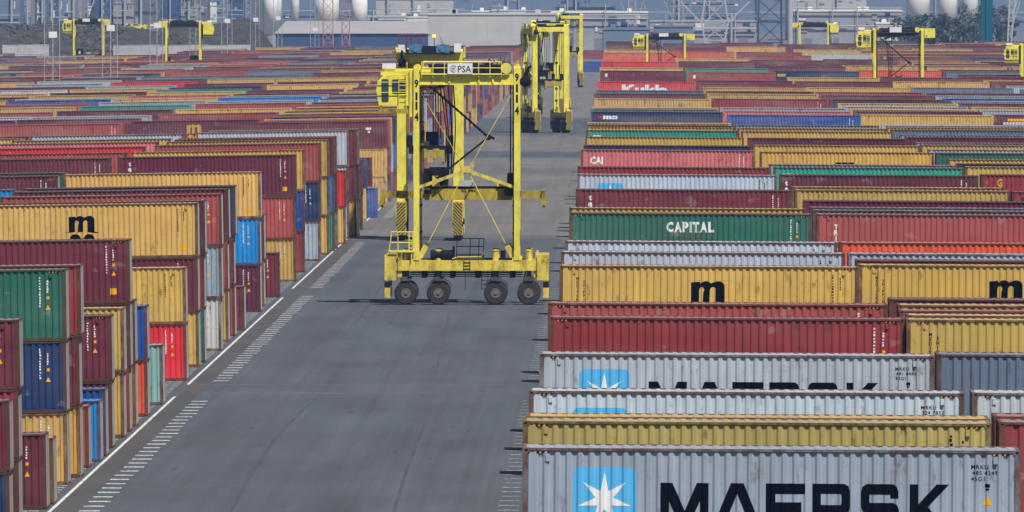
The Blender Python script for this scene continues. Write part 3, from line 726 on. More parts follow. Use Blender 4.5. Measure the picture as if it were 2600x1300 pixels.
o = mass('container_yard', rest, SUPPORT); o['kind'] = 'stuff'
print('containers:', len(RECS), 'in mass', len(rest), 'supports', len(SUPPORT))
# ------------------------------------------------------------------ straddle carriers
m, ns, ls, p = new_mat('hazard_stripes')
tc = N(ns, 'ShaderNodeTexCoord').outputs['Object']
sp = N(ns, 'ShaderNodeSeparateXYZ'); ls.new(tc, sp.inputs[0])
q = mathn(ns, ls, 'ADD', mathn(ns, ls, 'ABSOLUTE', sp.outputs[1]), sp.outputs[2])
q = mathn(ns, ls, 'FRACT', mathn(ns, ls, 'MULTIPLY', q, 3.6))
c = mixc(ns, ls, mathn(ns, ls, 'GREATER_THAN', q, .5), (0.42, 0.31, 0.03), (0.03, 0.03, 0.028))
ls.new(c, p.inputs['Base Color']); p.inputs['Roughness'].default_value = .6; MAT['hazard'] = m
MAT['oldred'] = plain('dark_red_rail', (.22, .03, .05), .6); MAT['darkbeam'] = plain('dark_grey_beam', (0.06, 0.058, 0.055), .7, .3)  # far carriers' beams, rails and braces get this darker tone instead of yellow
YM, WM = MAT['yellow'], MAT['yellow_worn']
def carrier():
    root = empty('straddle_carrier', (0, 0, 0))
    def P(name, fn, mats, parent=root, smooth=False):
        bm = bmesh.new(); fn(bm); o = obj(name, bm, mats, parent)
        if smooth: shade_smooth(o)
        return o
    for s in (-1, 1):
        y0, y1 = sorted((s * 1.93, s * 2.57))
        def sill(bm):
            box(bm, -4.36, 4.52, y0, y1, 2.17, 2.83); box(bm, -4.36, -4.2, y0 + .05, y1 - .05, 2.832, 3.35); box(bm, 4.36, 4.52, y0 + .05, y1 - .05, 2.832, 3.35)
            box(bm, -4.34, -4.1, y0 + .1, y1 - .1, 1.75, 2.168); box(bm, 4.26, 4.5, y0 + .1, y1 - .1, 1.75, 2.168)
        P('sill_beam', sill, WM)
        for sx in (-1, 1):
            x = sx * 3.18
            def leg(bm):
                box(bm, x - .18, x + .18, s * 2.25 - .36, s * 2.25 + .36, 2.83, 15.0)
                box(bm, x - .30, x + .30, s * 2.25 - .30, s * 2.25 + .30, 2.834, 3.0); tube(bm, [(x, s * 2.25 - .3, 15.02), (x, s * 2.25 + .3, 15.02)], .2, 10)
            P('leg', leg, YM)
            def brk(bm):       # gusset where the brace meets the foot
                a = (x - sx * .19, s * 2.25, 3.0); bar(bm, (x - sx * .22, s * 2.25, 3.02), (x - sx * .62, s * 2.25, 3.75), .2, .34)
            P('brace_bracket', brk, WM)
            def bump(bm):
                xo, xi = sx * 5.2, sx * 4.46; a, b = sorted((xo, xi)); box(bm, a, b, s * 2.25 - .42, s * 2.25 + .42, 1.56, 3.18)
                a, b = sorted((xo, sx * 4.84)); box(bm, a, b, s * 2.25 - .40, s * 2.25 + .40, .45, 1.557)
                a, b = sorted((sx * 4.46, sx * 4.36)); box(bm, a, b, s * 2.25 - .2, s * 2.25 + .2, 2.2, 2.7)
            bp = P('bumper', bump, WM)
            def band(bm):
                a, b = sorted((sx * 5.203, sx * 4.837)); box(bm, a, b, s * 2.25 - .405, s * 2.25 + .405, 1.10, 1.50)
            P('black_band', band, MAT['navy'], bp)
            def plate(bm):
                a, b = sorted((sx * 5.2045, sx * 5.215)); box(bm, a, b, s * 2.25 - .36, s * 2.25 + .36, .47, 3.05)
            P('hazard_plate', plate, MAT['hazard'], bp)
        P('top_beam', lambda bm: (box(bm, -3.0, 3.0, s * 2.25 - .3, s * 2.25 + .3, 14.0, 14.58), box(bm, -3.0, 3.0, s * 2.25 - .34, s * 2.25 + .34, 13.93, 14.0)), YM)
        # wheels
        for x in (-3.85, -1.80, 1.83, 3.93):
            def tyre(bm): lathe(bm, [(s * 2.25 - .3, .52), (s * 2.25 - .3, .66), (s * 2.25 - .24, .735), (s * 2.25 + .24, .735), (s * 2.25 + .3, .66), (s * 2.25 + .3, .52)], x, .74, 30)
            w_ = P('wheel', tyre, MAT['rubber'])
            def rim(bm):
                yo = s * 2.25; e = .31
                lathe(bm, [(yo + s * a_, r_) for a_, r_ in ((e, .31), (e + .012, .28), (e, .25), (e - .12, .23), (e - .12, .13), (e + .04, .11), (e + .05, .04))], x, .74, 20)
            P('rim', rim, MAT['rim'], w_)
            def fork(bm):
                box(bm, x - .3, x + .3, s * 2.25 - .38, s * 2.25 + .38, 1.52, 1.66)
                box(bm, x - .1, x + .1, s * 2.25 - s * .37 - .03, s * 2.25 - s * .37 + .03, .66, 1.518)
                tube(bm, [(x, s * 2.25, 1.66), (x, s * 2.25, 2.16)], .13, 8); box(bm, x - .34, x + .05, s * 2.25 - .2, s * 2.25 + .2, 1.67, 1.78)
                bar(bm, (x - .32, s * 2.25, 1.5), (x - .2, s * 2.25, 2.16), .09)
            P('suspension', fork, MAT['steel'])
            P('spring_pot', lambda bm: (lathe(bm, [(2.832, .22), (3.40, .20), (3.42, .23), (3.48, .22), (3.50, .1)], x, s * 2.25, 14, axis='z')), WM)
        for x in (-1.80, 1.83):
            def fen(bm):
                pts = [(x + .84 * math.cos(R(a)), s * 2.25, .74 + .84 * math.sin(R(a))) for a in range(25, 156, 13)]
                for a, b in zip(pts, pts[1:]): bar(bm, a, b, .6, .025)
            P('mudguard', fen, MAT['black'])
        def pipes(bm):
            for z, r_ in ((2.05, .05), (1.92, .04), (1.8, .03)): tube(bm, [(-3.6, s * 2.2, z), (3.5, s * 2.2, z)], r_, 6)
            for x in (-2.7, -.9, .7, 2.9): box(bm, x - .16, x + .16, s * 2.25 - .12, s * 2.25 + .12, 1.7, 2.165)
        P('pipework', pipes, MAT['black'])
        def brace(bm):
            h = (0, s * 2.25, 8.55)
            for sx in (-1, 1):
                bar(bm, (sx * .2, s * 2.25, 8.45), (sx * 3.0, s * 2.25, 7.45), .15, .2)
                bar(bm, (sx * .2, s * 2.25, 8.75), (sx * 2.98, s * 2.25, 13.6), .042); bar(bm, (sx * .15, s * 2.25, 8.35), (sx * 2.45, s * 2.25, 3.9), .055)
            v = [(-.5, 8.15), (-.18, 8.38), (.18, 8.38), (.5, 8.15), (.38, 8.55), (.5, 8.97), (.18, 8.78), (-.18, 8.78), (-.5, 8.97), (-.38, 8.55)]
            a = [bm.verts.new((x, s * 2.25 - .1, z)) for x, z in v]; b = [bm.verts.new((x, s * 2.25 + .1, z)) for x, z in v]
            bm.faces.new(a); bm.faces.new(b[::-1])
            for k in range(10): bm.faces.new((a[k], b[k], b[(k + 1) % 10], a[(k + 1) % 10]))
        if s < 0: P('brace', brace, WM)
    for x in (-3.18, 3.18):
        P('cross_beam', lambda bm: box(bm, x - .25, x + .25, -1.885, 1.885, 14.2, 14.85), YM)
    # machinery along the top
    def mach(bm):
        for a, b in ((-1.95, -1.25), (.42, 1.05), (1.15, 2.1)): box(bm, a, b, -2.2, -1.3, 14.6, 15.22)
        box(bm, -2.0, 2.2, -1.2, 1.9, 14.62, 15.05); box(bm, -2.5, 2.5, 1.95, 2.4, 14.6, 15.2)
        for a in (-1.3, .3, 1.1): box(bm, a, a + .5, -1.1, -.2, 15.06, 15.3)
    P('machinery_box', mach, MAT['navy'])
    P('sign_board', lambda bm: box(bm, -1.2, .38, -2.86, -2.8, 14.62, 15.30), MAT['white'])
    P('cable_drum', lambda bm: lathe(bm, [(-2.75, .30), (-2.75, .34), (-2.1, .34), (-2.1, .30)], 2.5, 14.98, 20), YM, smooth=False)
    for s in (-1, 1):
        def rails(bm):
            y = s * 2.72
            for z in (14.62, 15.0, 15.38): tube(bm, [(-2.85, y, z), (2.2, y, z)], .028, 5)
            for k in range(8): x = -2.85 + k * 5.05 / 7; tube(bm, [(x, y, 14.4), (x, y, 15.38)], .03, 5)
            box(bm, -2.9, 2.3, min(s * 2.78, s * 2.55), max(s * 2.78, s * 2.55), 14.58, 14.62)
        P('walkway_railing', rails, YM)
    # cab hung beyond the front legs
    cb = empty('cab', (0, 0, 0)); cb.parent = root
    def cab(bm):
        pr_ = [(-5.55, 12.62), (-3.68, 12.62), (-3.68, 14.52), (-5.30, 14.52), (-5.62, 14.2), (-5.74, 13.6)]
        a = [bm.verts.new((x, -2.35, z)) for x, z in pr_]; b = [bm.verts.new((x, -.75, z)) for x, z in pr_]
        bm.faces.new(a); bm.faces.new(b[::-1])
        for k in range(6): bm.faces.new((a[k], b[k], b[(k + 1) % 6], a[(k + 1) % 6]))
        box(bm, -5.45, -3.2, -2.3, -.8, 14.53, 14.78); box(bm, -5.2, -3.4, -2.0, -1.0, 14.785, 14.95); box(bm, -3.66, -3.37, -2.2, -1.9, 12.7, 14.5)
    P('shell', cab, YM, cb)
    def win(bm, x0, x1, z0, z1, r_=.12):
        lp = rrect(x1 - x0, z1 - z0, r_, 4); a = [bm.verts.new((x0 + x, -2.356, z0 + z)) for x, z in lp]; b = [bm.verts.new((x0 + x, -2.33, z0 + z)) for x, z in lp]
        bm.faces.new(a)
        for k in range(len(a)): bm.faces.new((a[k], a[(k + 1) % len(a)], b[(k + 1) % len(a)], b[k]))
    P('window', lambda bm: win(bm, -5.40, -4.94, 12.82, 14.30), MAT['glass'], cb)
    P('window', lambda bm: win(bm, -4.74, -3.80, 13.35, 14.28), MAT['glass'], cb)
    P('window', lambda bm: box(bm, -5.76, -5.735, -2.1, -1.0, 13.0, 13.55), MAT['glass'], cb)
    P('air_conditioner', lambda bm: box(bm, -5.35, -4.5, -2.1, -1.2, 14.955, 15.28), MAT['white'], cb)
    def lad(bm):
        for x in (-4.30, -3.84): tube(bm, [(x, -2.45, 12.3), (x, -2.45, 14.5)], .03, 5)
        for k in range(7): tube(bm, [(-4.30, -2.45, 12.4 + k * .3), (-3.84, -2.45, 12.4 + k * .3)], .022, 5)
        for z in (13.45, 14.1): tube(bm, [(-5.6, -2.47, z), (-3.7, -2.47, z)], .022, 5)
    P('ladder', lad, YM, cb)
    def cp(bm):
        for k in range(9): box(bm, -5.6 + k * .21, -5.6 + k * .21 + .16, -2.5, -.7, 12.2, 12.3)
        box(bm, -5.6, -3.7, -2.55, -2.5, 12.12, 12.42); box(bm, -5.5, -5.35, -2.3, -2.1, 12.3, 12.62); box(bm, -3.95, -3.8, -2.3, -2.1, 12.3, 12.62)
    P('cab_platform', cp, MAT['spreader'], cb)
    # spreader
    def spr(bm):
        box(bm, -2.7, 3.0, -.75, -.25, 6.6, 7.32); box(bm, -2.7, 3.0, .25, .75, 6.6, 7.32)
        for x in (-2.4, -.6, 1.1, 2.6): box(bm, x, x + .3, -.249, .249, 6.7, 7.2)
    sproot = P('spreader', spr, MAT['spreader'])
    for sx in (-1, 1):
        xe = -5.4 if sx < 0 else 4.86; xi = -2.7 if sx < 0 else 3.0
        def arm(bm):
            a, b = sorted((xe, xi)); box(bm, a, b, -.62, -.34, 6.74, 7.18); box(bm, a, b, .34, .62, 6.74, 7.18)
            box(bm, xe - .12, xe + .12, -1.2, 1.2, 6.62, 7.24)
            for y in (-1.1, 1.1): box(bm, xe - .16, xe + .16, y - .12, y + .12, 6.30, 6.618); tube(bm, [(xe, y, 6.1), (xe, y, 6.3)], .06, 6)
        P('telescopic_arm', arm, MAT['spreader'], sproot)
    def hb(bm):
        box(bm, -2.75, 2.85, -.6, .6, 7.33, 7.47); box(bm, -2.7, -2.3, -1.7, 1.7, 7.0, 7.3); box(bm, 2.35, 2.9, -1.7, 1.7, 6.9, 7.55)
        for x in (-2.6, 2.75): box(bm, x - .2, x + .2, -1.9, -1.5, 7.4, 8.3); box(bm, x - .2, x + .2, 1.5, 1.9, 7.4, 8.3)
        box(bm, -2.75, -1.2, -.4, .6, 7.5, 8.6); box(bm, -2.4, -1.3, -.9, -.5, 8.2, 8.7)
    P('head_block', hb, MAT['black'], sproot)
    P('control_box', lambda bm: box(bm, -.5, .42, -.85, -.1, 7.48, 7.85), MAT['galv'], sproot)
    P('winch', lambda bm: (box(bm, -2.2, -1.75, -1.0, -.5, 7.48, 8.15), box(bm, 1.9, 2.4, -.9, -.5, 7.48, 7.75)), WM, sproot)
    def chain(bm):
        a, b, c_ = (-2.35, -1.3, 13.85), (1.37, -1.3, 10.6), (-1.9, -1.3, 8.0)
        for p0, p1 in ((a, b), (b, c_)): bar(bm, p0, p1, .10, .13)
        bar(bm, (1.1, -1.3, 10.8), (1.75, -1.3, 10.5), .16, .16); tube(bm, [(1.37, -1.4, 10.6), (1.37, -1.2, 10.6)], .2, 10)
        for k in range(14):
            t = k / 13; x = a[0] + (b[0] - a[0]) * t; z = a[2] + (b[2] - a[2]) * t; box(bm, x - .05, x + .05, -1.38, -1.22, z - .11, z + .09)
    P('cable_chain', chain, MAT['black'])
    for x in (2.75, 2.95, -2.8, -2.95):
        for y in (-1.7, 1.7): P('hoist_rope', lambda bm: tube(bm, [(x, y, 7.6), (x, y, 14.1)], .022, 4, cap=False), MAT['black'])
    for k, (xt, xb) in enumerate(((-1.75, -1.25), (-1.55, -1.2), (-1.25, -1.05), (-.9, -.95))):
        pts = [(xt + (xb - xt) * t + .16 * math.sin(t * 3.1), .2 + .2 * k, 14 - 5.9 * t) for t in (0, .25, .5, .75, 1)]
        P('power_cable', lambda bm: tube(bm, pts, .04, 4, cap=False), MAT['black'])
    P('hydraulic_motor', lambda bm: (tube(bm, [(-2.3, -2.2, 3.15), (-.85, -2.2, 3.15)], .32, 12), box(bm, -.9, -.75, -2.55, -1.9, 2.84, 3.7), box(bm, 1.0, 3.0, -2.35, -2.1, 2.84, 2.98), tube(bm, [(2.3, -2.2, 2.84), (2.3, -2.2, 3.45)], .16, 8)), MAT['black'])
    def plat(bm):
        for z in (3.2, 3.7, 4.2):
            tube(bm, [(-.65, -2.6, z), (1.05, -2.6, z)], .025, 5); tube(bm, [(-.65, -1.8, z), (1.05, -1.8, z)], .025, 5)
        for x in (-.65, .2, .75, 1.05): tube(bm, [(x, -2.6, 3.0), (x + .05, -2.6, 4.25)], .028, 5)
        box(bm, -.7, 1.1, -2.6, -1.8, 3.05, 3.12); tube(bm, [(-.9, -2.58, 2.9), (-.6, -2.58, 3.02), (.9, -2.58, 3.05), (1.1, -2.58, 3.35)], .05, 6, mi=1)
    P('maintenance_platform', plat, [MAT['black'], WM])
    def plat2(bm):
        for x in (-4.9, -4.35, -3.65, -3.4):
            tube(bm, [(x + (.15 if x < -4.8 else 0), -2.75, 4.64), (x, -2.75, 3.45)], .035, 5)
        for z in (3.95, 4.62): tube(bm, [(-4.78, -2.75, z), (-3.3, -2.75, z)], .032, 5)
        box(bm, -4.95, -3.3, -2.8, -1.9, 3.34, 3.45)
        for k in range(4): tube(bm, [(-3.65, -2.75, 3.6 + k * .25), (-3.4, -2.75, 3.6 + k * .25)], .02, 4)
        tube(bm, [(-3.5, -2.7, 2.84), (-3.5, -2.7, 3.4)], .04, 5); tube(bm, [(-4.3, -2.6, 2.84), (-4.3, -2.6, 3.4)], .04, 5)
    P('access_platform', plat2, YM)
    def lad2(bm):
        for x in (.95, 1.35): tube(bm, [(x, -2.3, .95), (x, -2.3, 2.15)], .025, 5)
        for k in range(5): tube(bm, [(.95, -2.3, 1.0 + k * .27), (1.35, -2.3, 1.0 + k * .27)], .018, 4)
        tube(bm, [(-.1, -2.3, .9), (-.1, -2.3, 2.15)], .02, 4)
        for x in (-.18, .22): box(bm, x - .02, x + .02, -2.62, -2.575, 2.2, 2.8)
        for k in range(3): box(bm, -.16, .2, -2.61, -2.58, 2.28 + k * .2, 2.31 + k * .2)
    P('step_ladder', lad2, MAT['black'])
    def cond(bm):
        for sx in (-1, 1):
            for s_ in (-1, 1):
                x = sx * 3.18 - sx * .24
                tube(bm, [(x, s_ * 2.25, 3.1), (x, s_ * 2.25, 13.8)], .028, 4, cap=False)
                for z in (4.5, 6.2, 9.8, 11.5): box(bm, x - .06, x + .06, s_ * 2.25 - .2, s_ * 2.25 + .2, z, z + .1)
    P('conduit', cond, MAT['black'])
    def clut(bm):
        box(bm, -3.62, -3.38, -2.45, -1.7, 11.9, 14.9); box(bm, -2.95, -2.2, -2.55, -1.9, 14.6, 14.95)
        for x in (-1.15, .7, 1.6): box(bm, x, x + .12, -2.63, -2.55, 14.03, 14.55)
    P('beam_bracket', clut, YM)
    def hose(bm):
        for k in range(5):
            x0 = -2.9 + k * .12; tube(bm, [(x0, -2.5, 14.2), (x0 + .25, -2.55, 13.6 - .1 * k), (x0 + .8, -2.5, 13.75), (x0 + 1.3, -2.4, 13.95)], .03, 4, cap=False)
        for k in range(4): tube(bm, [(2.2 - k * .3, -1.9, 15.2), (2.3 - k * .3, -1.9, 15.45 + .1 * (k % 2)), (2.6 - k * .3, -1.9, 15.3)], .04, 5)
    P('hydraulic_hose', hose, MAT['black'])
    def exh(bm):
        tube(bm, [(3.7, -2.2, 14.1), (3.72, -2.2, 14.5), (3.85, -2.2, 14.85), (3.95, -2.2, 15.05), (4.1, -2.2, 15.12)], .15, 10, r2=.08)
        lathe(bm, [(-2.5, .1), (-2.45, .28), (-2.2, .36), (-1.95, .28), (-1.9, .1)], 3.72, 14.15, 16); box(bm, 3.37, 3.6, -2.4, -2.0, 14.0, 14.3)
    P('exhaust', exh, MAT['black'], smooth=False)
    return root
def kids(o): return [c_ for c_ in bpy.data.objects if c_.parent == o]
def copy_tree(o, parent=None, skip=()):
    c_ = o.copy(); COL.objects.link(c_); c_.parent = parent
    for ch in kids(o):
        if ch.name.split('.')[0] not in skip: copy_tree(ch, c_, skip)
    return c_
GRP = 'yellow straddle carriers working the yard'
dA = D(774, 0); CR = carrier()
proto_children = None
xA = Xp(1185, dA)
CR.location = (xA, dA + 2.25, 0)
tag(CR, 'yellow straddle carrier crossing the road sideways, numbered 9114, white sign on top', 'straddle carrier', GRP)
others = []
def place(px, yb, d, x_off, rz, lab, zs=1.0, z=None, skip=('sign_lettering', 'exhaust')):
    o = copy_tree(CR); others.append(o)
    x = Xp(px, d); o.location = (x, d, gz(x) if z is None else z); o.rotation_euler = (0, 0, rz); o.scale = (1, 1, zs)
    tag(o, lab, 'straddle carrier', GRP)
    if rz in (0, math.pi):
        if px in (225, 466, 366, 2066):
            for ch in kids(o):
                if ch.name.split('.')[0] in ('cable_chain', 'hoist_rope', 'power_cable', 'conduit', 'hydraulic_hose'): bpy.data.objects.remove(ch)
        for ch in kids(o):
            b_ = ch.name.split('.')[0]
            if b_ in ('top_beam', 'walkway_railing', 'brace', 'cross_beam', 'beam_bracket'):
                for sl in ch.material_slots: sl.link = 'OBJECT'; sl.material = MAT['darkbeam']
            if b_ == 'brace' and px in (225, 466, 366): bpy.data.objects.remove(ch)
        bm = bmesh.new(); box(bm, 3.45, 4.85, -2.5, -1.2, 13.9, 15.15); obj('equipment_box', bm, YM, o)
    return o
dB = D(612, 0)
cB = place(1093, 0, dB + 5.2, 0, -math.pi / 2, 'yellow straddle carrier seen end-on just behind the one numbered 9114, blue engines on top')
dC = D(338, 0)
place(1385, 0, dC + 5, 0, -math.pi / 2 + R(13), 'nearest of three yellow straddle carriers clustered end-on far down the road')
place(1398, 0, D(300, 0) + 5, 0, -math.pi / 2 + R(-6), 'middle of three yellow straddle carriers clustered end-on far down the road')
place(1446, 0, D(222, 0) + 5, 0, -math.pi / 2 + R(3), 'farthest of three yellow straddle carriers down the road, rightmost of that cluster')
place(2280, 0, FPX / 19.0, 0, 0, 'yellow straddle carrier above the right yard, cab left, over an orange container', 1.0)
place(1691, 0, FPX / 15.0, 0, 0, 'low yellow straddle carrier behind red and orange containers beside the road end', .84)
place(2066, 0, FPX / 11.2, 0, math.pi, 'small far yellow straddle carrier with cab on its right, before pale sheds', .86)
place(225, 0, FPX / 11.5, 0, 0, 'far yellow straddle carrier by the dark embankment, leftmost of the carriers')
place(466, 0, FPX / 13.4, 0, math.pi, 'yellow straddle carrier in the far left yard with its dark cab to the right')
place(366, 0, FPX / 8.9, 0, R(60), 'tiny yellow straddle carrier in front of the dark embankment', .8)
place(2652, 0, FPX / 18.5, 0, 0, 'yellow straddle carrier cut off by the right edge of the picture', .86)
# extras that only the two near carriers show
def leg_numbers(bm_items): pass
def text_on(name, txt, x, z, wd, ht, y, mat, parent, bold=.02):
    me = text_mesh(txt, bold); a, b, c_, d_ = bounds(me)
    for v in me.vertices:
        v.co.x, v.co.y, v.co.z = x + (v.co.x - a) / (b - a) * wd, y, z + (v.co.y - c_) / (d_ - c_) * ht
    me.materials.append(mat); return link(name, me, parent)
for x, zz in ((-3.18, (13.75, 12.95, 12.35, 11.65)), (3.18, (14.15, 13.45, 12.8, 12.05))):
    for ch, z in zip('9114', zz):
        text_on('leg_number', ch, x - (.13 if ch != '1' else .06), z, .26 if ch != '1' else .13, .52, -2.616, MAT['ink'], CR, .035)
sg = next(c_ for c_ in kids(CR) if c_.name.startswith('sign_board'))
text_on('sign_lettering', 'PSA', -.55, 14.72, .85, .42, -2.864, MAT['navy'], sg, .01)
# the emblem before the letters: a ring of broken strokes
bm = bmesh.new()
for k, (x0, z0, x1, z1) in enumerate(((-1.05, 15.05, -.85, 15.18), (-.85, 15.18, -.66, 15.08), (-1.06, 15.05, -.98, 14.83), (-.98, 14.83, -.78, 14.74), (-.78, 14.74, -.68, 14.86), (-.95, 15.02, -.72, 14.98), (-.93, 14.9, -.76, 14.9))):
    bar(bm, (x0, -2.864, z0), (x1, -2.864, z1), .05, .006)
obj('emblem', bm, MAT['navy'], sg)
text_on('lettering', 'ELME', -.35, 7.1, .95, .17, -.754, MAT['ink'], next(c_ for c_ in kids(CR) if c_.name.startswith('spreader')), .03)
# beside carrier 9114's rear twin: engines, guard rails, beacon (end of carrier B towards the camera is local +x)
bm = bmesh.new()
for y in (-1.15, 1.05): box(bm, 2.7, 4.2, y - .5, y + .5, 14.95, 15.6); tube(bm, [(2.7, y, 15.35), (4.25, y, 15.35)], .33, 12)
obj('engine', bm, MAT['engine'], cB)
bm = bmesh.new(); box(bm, 2.6, 4.3, -.55, .5, 14.9, 15.5); box(bm, 2.6, 4.4, -2.0, 2.0, 14.86, 14.95); obj('engine_frame', bm, MAT['navy'], cB)
bm = bmesh.new()
for y in (-2.45, -1.85, -1.45, -.85): tube(bm, [(3.3, y, 15.2), (3.3, y, 16.4)], .06, 6)
tube(bm, [(3.3, -2.45, 16.38), (3.3, .1, 16.38)], .04, 5); obj('guard_rail', bm, MAT['oldred'], cB)
bm = bmesh.new(); tube(bm, [(3.3, .35, 15.3), (3.3, .35, 16.2)], .03, 5); tube(bm, [(3.3, .95, 15.3), (3.3, .85, 16.3), (3.3, 1.2, 15.3)], .025, 5); obj('antenna', bm, MAT['black'], cB)
bm = bmesh.new(); tube(bm, [(3.3, .35, 16.2), (3.3, .35, 16.4)], .13, 10); obj('beacon', bm, MAT['beacon'], cB)
bm = bmesh.new(); box(bm, 3.2, 3.8, -2.5, -2.0, 15.0, 15.6); box(bm, 3.2, 3.8, 1.95, 2.5, 15.0, 15.7); obj('electrical_box', bm, MAT['white'], cB)
bpy.data.objects.remove(next(c_ for c_ in kids(cB) if c_.name.startswith('sign_board')))

# ------------------------------------------------------------------ light masts and pylons
def tri_mast(px, s, sign_y, i):
    d = FPX / s; x = Xp(px, d); z0 = gz(x); Ht = 38.0
    root = empty('light_mast', (x, d, z0))
    P3 = [(-1.18, -.5), (.05, .9), (1.18, -.5)]
    for k, (a, b) in enumerate(P3):
        bm = bmesh.new(); tube(bm, [(a, b, 0), (a * .8, b * .8, Ht)], .085 if k == 1 else .06, 6); obj('mast_leg', bm, MAT['galv'], root)
    bm = bmesh.new()
    z = 0.0; fl = 0
    while z < Ht - 2:
        for k in range(3):
            (a, b), (c_, e) = P3[k], P3[(k + 1) % 3]
            bar(bm, (a, b, z), (c_, e, z), .03); bar(bm, (a, b, z) if fl else (c_, e, z), (c_, e, z + 2) if fl else (a, b, z + 2), .025)
        z += 2.0; fl ^= 1
    obj('lattice', bm, MAT['galv'], root)
    zs = Zp(sign_y, d) - z0
    bm = bmesh.new(); box(bm, -.45, .75, -.72, -.66, zs - .45, zs + .45); obj('sign_board', bm, MAT['white'], root)
    bm = bmesh.new(); box(bm, -2, 2, -.3, .3, Ht, Ht + .3)
    for k in range(6): box(bm, -1.9 + k * .7, -1.4 + k * .7, -.6, -.3, Ht - .3, Ht + .25)
    obj('floodlight_rack', bm, MAT['galv'], root)
    tag(root, '%s three-legged lattice light mast with white sign, counted from the left' % ORD[i].replace('nearest', 'first'), 'light mast', 'lattice light masts along the left yard')
for i, (px, s, sy) in enumerate(((132, 17.5, 88), (279, 17.0, 71), (397, 14.6, 64), (496, 12.6, 58), (576, 12.0, 53), (648, 10.6, 50), (705, 10.0, 46), (799, 9.6, 74))): tri_mast(px, s, sy, i)
def portal(px0, px1, s, yb, lab, mat, levels, wdt=.35, nm='lattice_mast'):
    d = FPX / s; x0, x1 = Xp(px0, d), Xp(px1, d); xc = (x0 + x1) / 2; hw = (x1 - x0) / 2
    root = empty(nm, (xc, d, gz(xc))); Ht = 34.0
    for sx in (-1, 1):
        for y in (-1.5, 1.5):
            bm = bmesh.new(); tube(bm, [(sx * hw, y, 0), (sx * hw * .9, y, Ht)], wdt * .5, 6); obj('mast_leg', bm, mat, root)
    bm = bmesh.new(); z = 0.
    while z < Ht - levels:
        for y in (-1.5, 1.5):
            bar(bm, (-hw, y, z), (hw, y, z + levels), wdt * .5); bar(bm, (hw, y, z), (-hw, y, z + levels), wdt * .5); bar(bm, (-hw, y, z), (hw, y, z), wdt * .6)
        z += levels
    obj('lattice', bm, mat, root); tag(root, lab, 'mast')
MAT['redmast'] = plain('faded_red_paint', (0.5, 0.24, 0.24), .6)
portal(820, 846, 8.8, 112, 'left of two red and white lattice masts before the dark shed', MAT['redmast'], 3.0, .2)
portal(868, 888, 8.8, 112, 'right of two red and white lattice masts before the dark shed', MAT['redmast'], 3.0, .2)
# branching pylon legs
def pylon(px, d, w0, lab, mat, th=.32):
    x = Xp(px, d); root = empty('pylon', (x, d, 0))
    for sx in (-1, 1):
        bm = bmesh.new(); k = w0
        bar(bm, (sx * k * .22, 0, 0), (sx * k * .5, 0, 11.0), th); bar(bm, (sx * k * .5, 0, 11.0), (sx * k * .25, 0, 24), th); bar(bm, (sx * k * .5, 0, 11.0), (sx * k * 1.3, 0, 17), th * .8)
        obj('pylon_leg', bm, mat, root)
    bm = bmesh.new(); k = w0
    for z, h in ((1, 5), (6, 5), (11, 6), (17, 7)):
        bar(bm, (-k * .4, 0, z), (k * .4, 0, z + h), th * .55); bar(bm, (k * .4, 0, z), (-k * .4, 0, z + h), th * .55); bar(bm, (-k * .4, 0, z + h), (k * .4, 0, z + h), th * .5)
    obj('lattice', bm, mat, root); tag(root, lab, 'pylon', 'steel pylons beyond the yard')
pylon(1605, 3150, 2.6, 'thin grey branching pylon left of the others beyond the right yard', MAT['galv'], .22)
pylon(1722, 3200, 3.2, 'thin grey branching pylon between two others beyond the right yard', MAT['galv'], .22)
pylon(1815, 3000, 7.5, 'widest pale grey pylon beyond the right yard', MAT['galv'], .5)
MAT['bluesteel'] = plain('blue_grey_steel', (0.06, 0.08, 0.12), .6)
portal(1924, 1985, 9.2, 98, 'dark lattice crane portal beside a pale lamp column', MAT['bluesteel'], 6.0, .5, 'crane_portal')
bm = bmesh.new(); d = 2900; x = Xp(2006, d); tube(bm, [(0, 0, 0), (0, 0, 34)], .75, 10); o = obj('lamp_column', bm, MAT['galv']); o.location = (x, d, 0); tag(o, 'thick pale grey column right of the dark lattice crane portal', 'lamp column')

# ------------------------------------------------------------------ background: embankment, sheds, tanks, trees
MAT['scrub'] = plain('scrub_covered_bank', (0.055, 0.052, 0.048), .95, .5, (.25, .25, .4))
bm = bmesh.new(); d0 = 2830; nx, ny = 90, 14; xa, xb = -210, Xp(700, d0)
g = []
for j in range(ny + 1):
    row = []
    for i in range(nx + 1):
        x = xa + (xb - xa) * i / nx; t = j / ny; pr_ = math.sin(math.pi * min(1, t)) ** .6
        fall = min(1, max(0, (xb - x) / 9.0)) ** .7
        h = (12.6 + 1.0 * math.sin(x * .11) + .6 * math.sin(x * .37 + 1)) * pr_ * fall + random.uniform(-.35, .35) * (pr_ > .05)
        row.append(bm.verts.new((x, d0 + t * 130, gz(x) - .3 + h)))
    g.append(row)
for j in range(ny):
    for i in range(nx): bm.faces.new((g[j][i], g[j][i + 1], g[j + 1][i + 1], g[j + 1][i]))
struct(obj('hills', bm, MAT['scrub']))
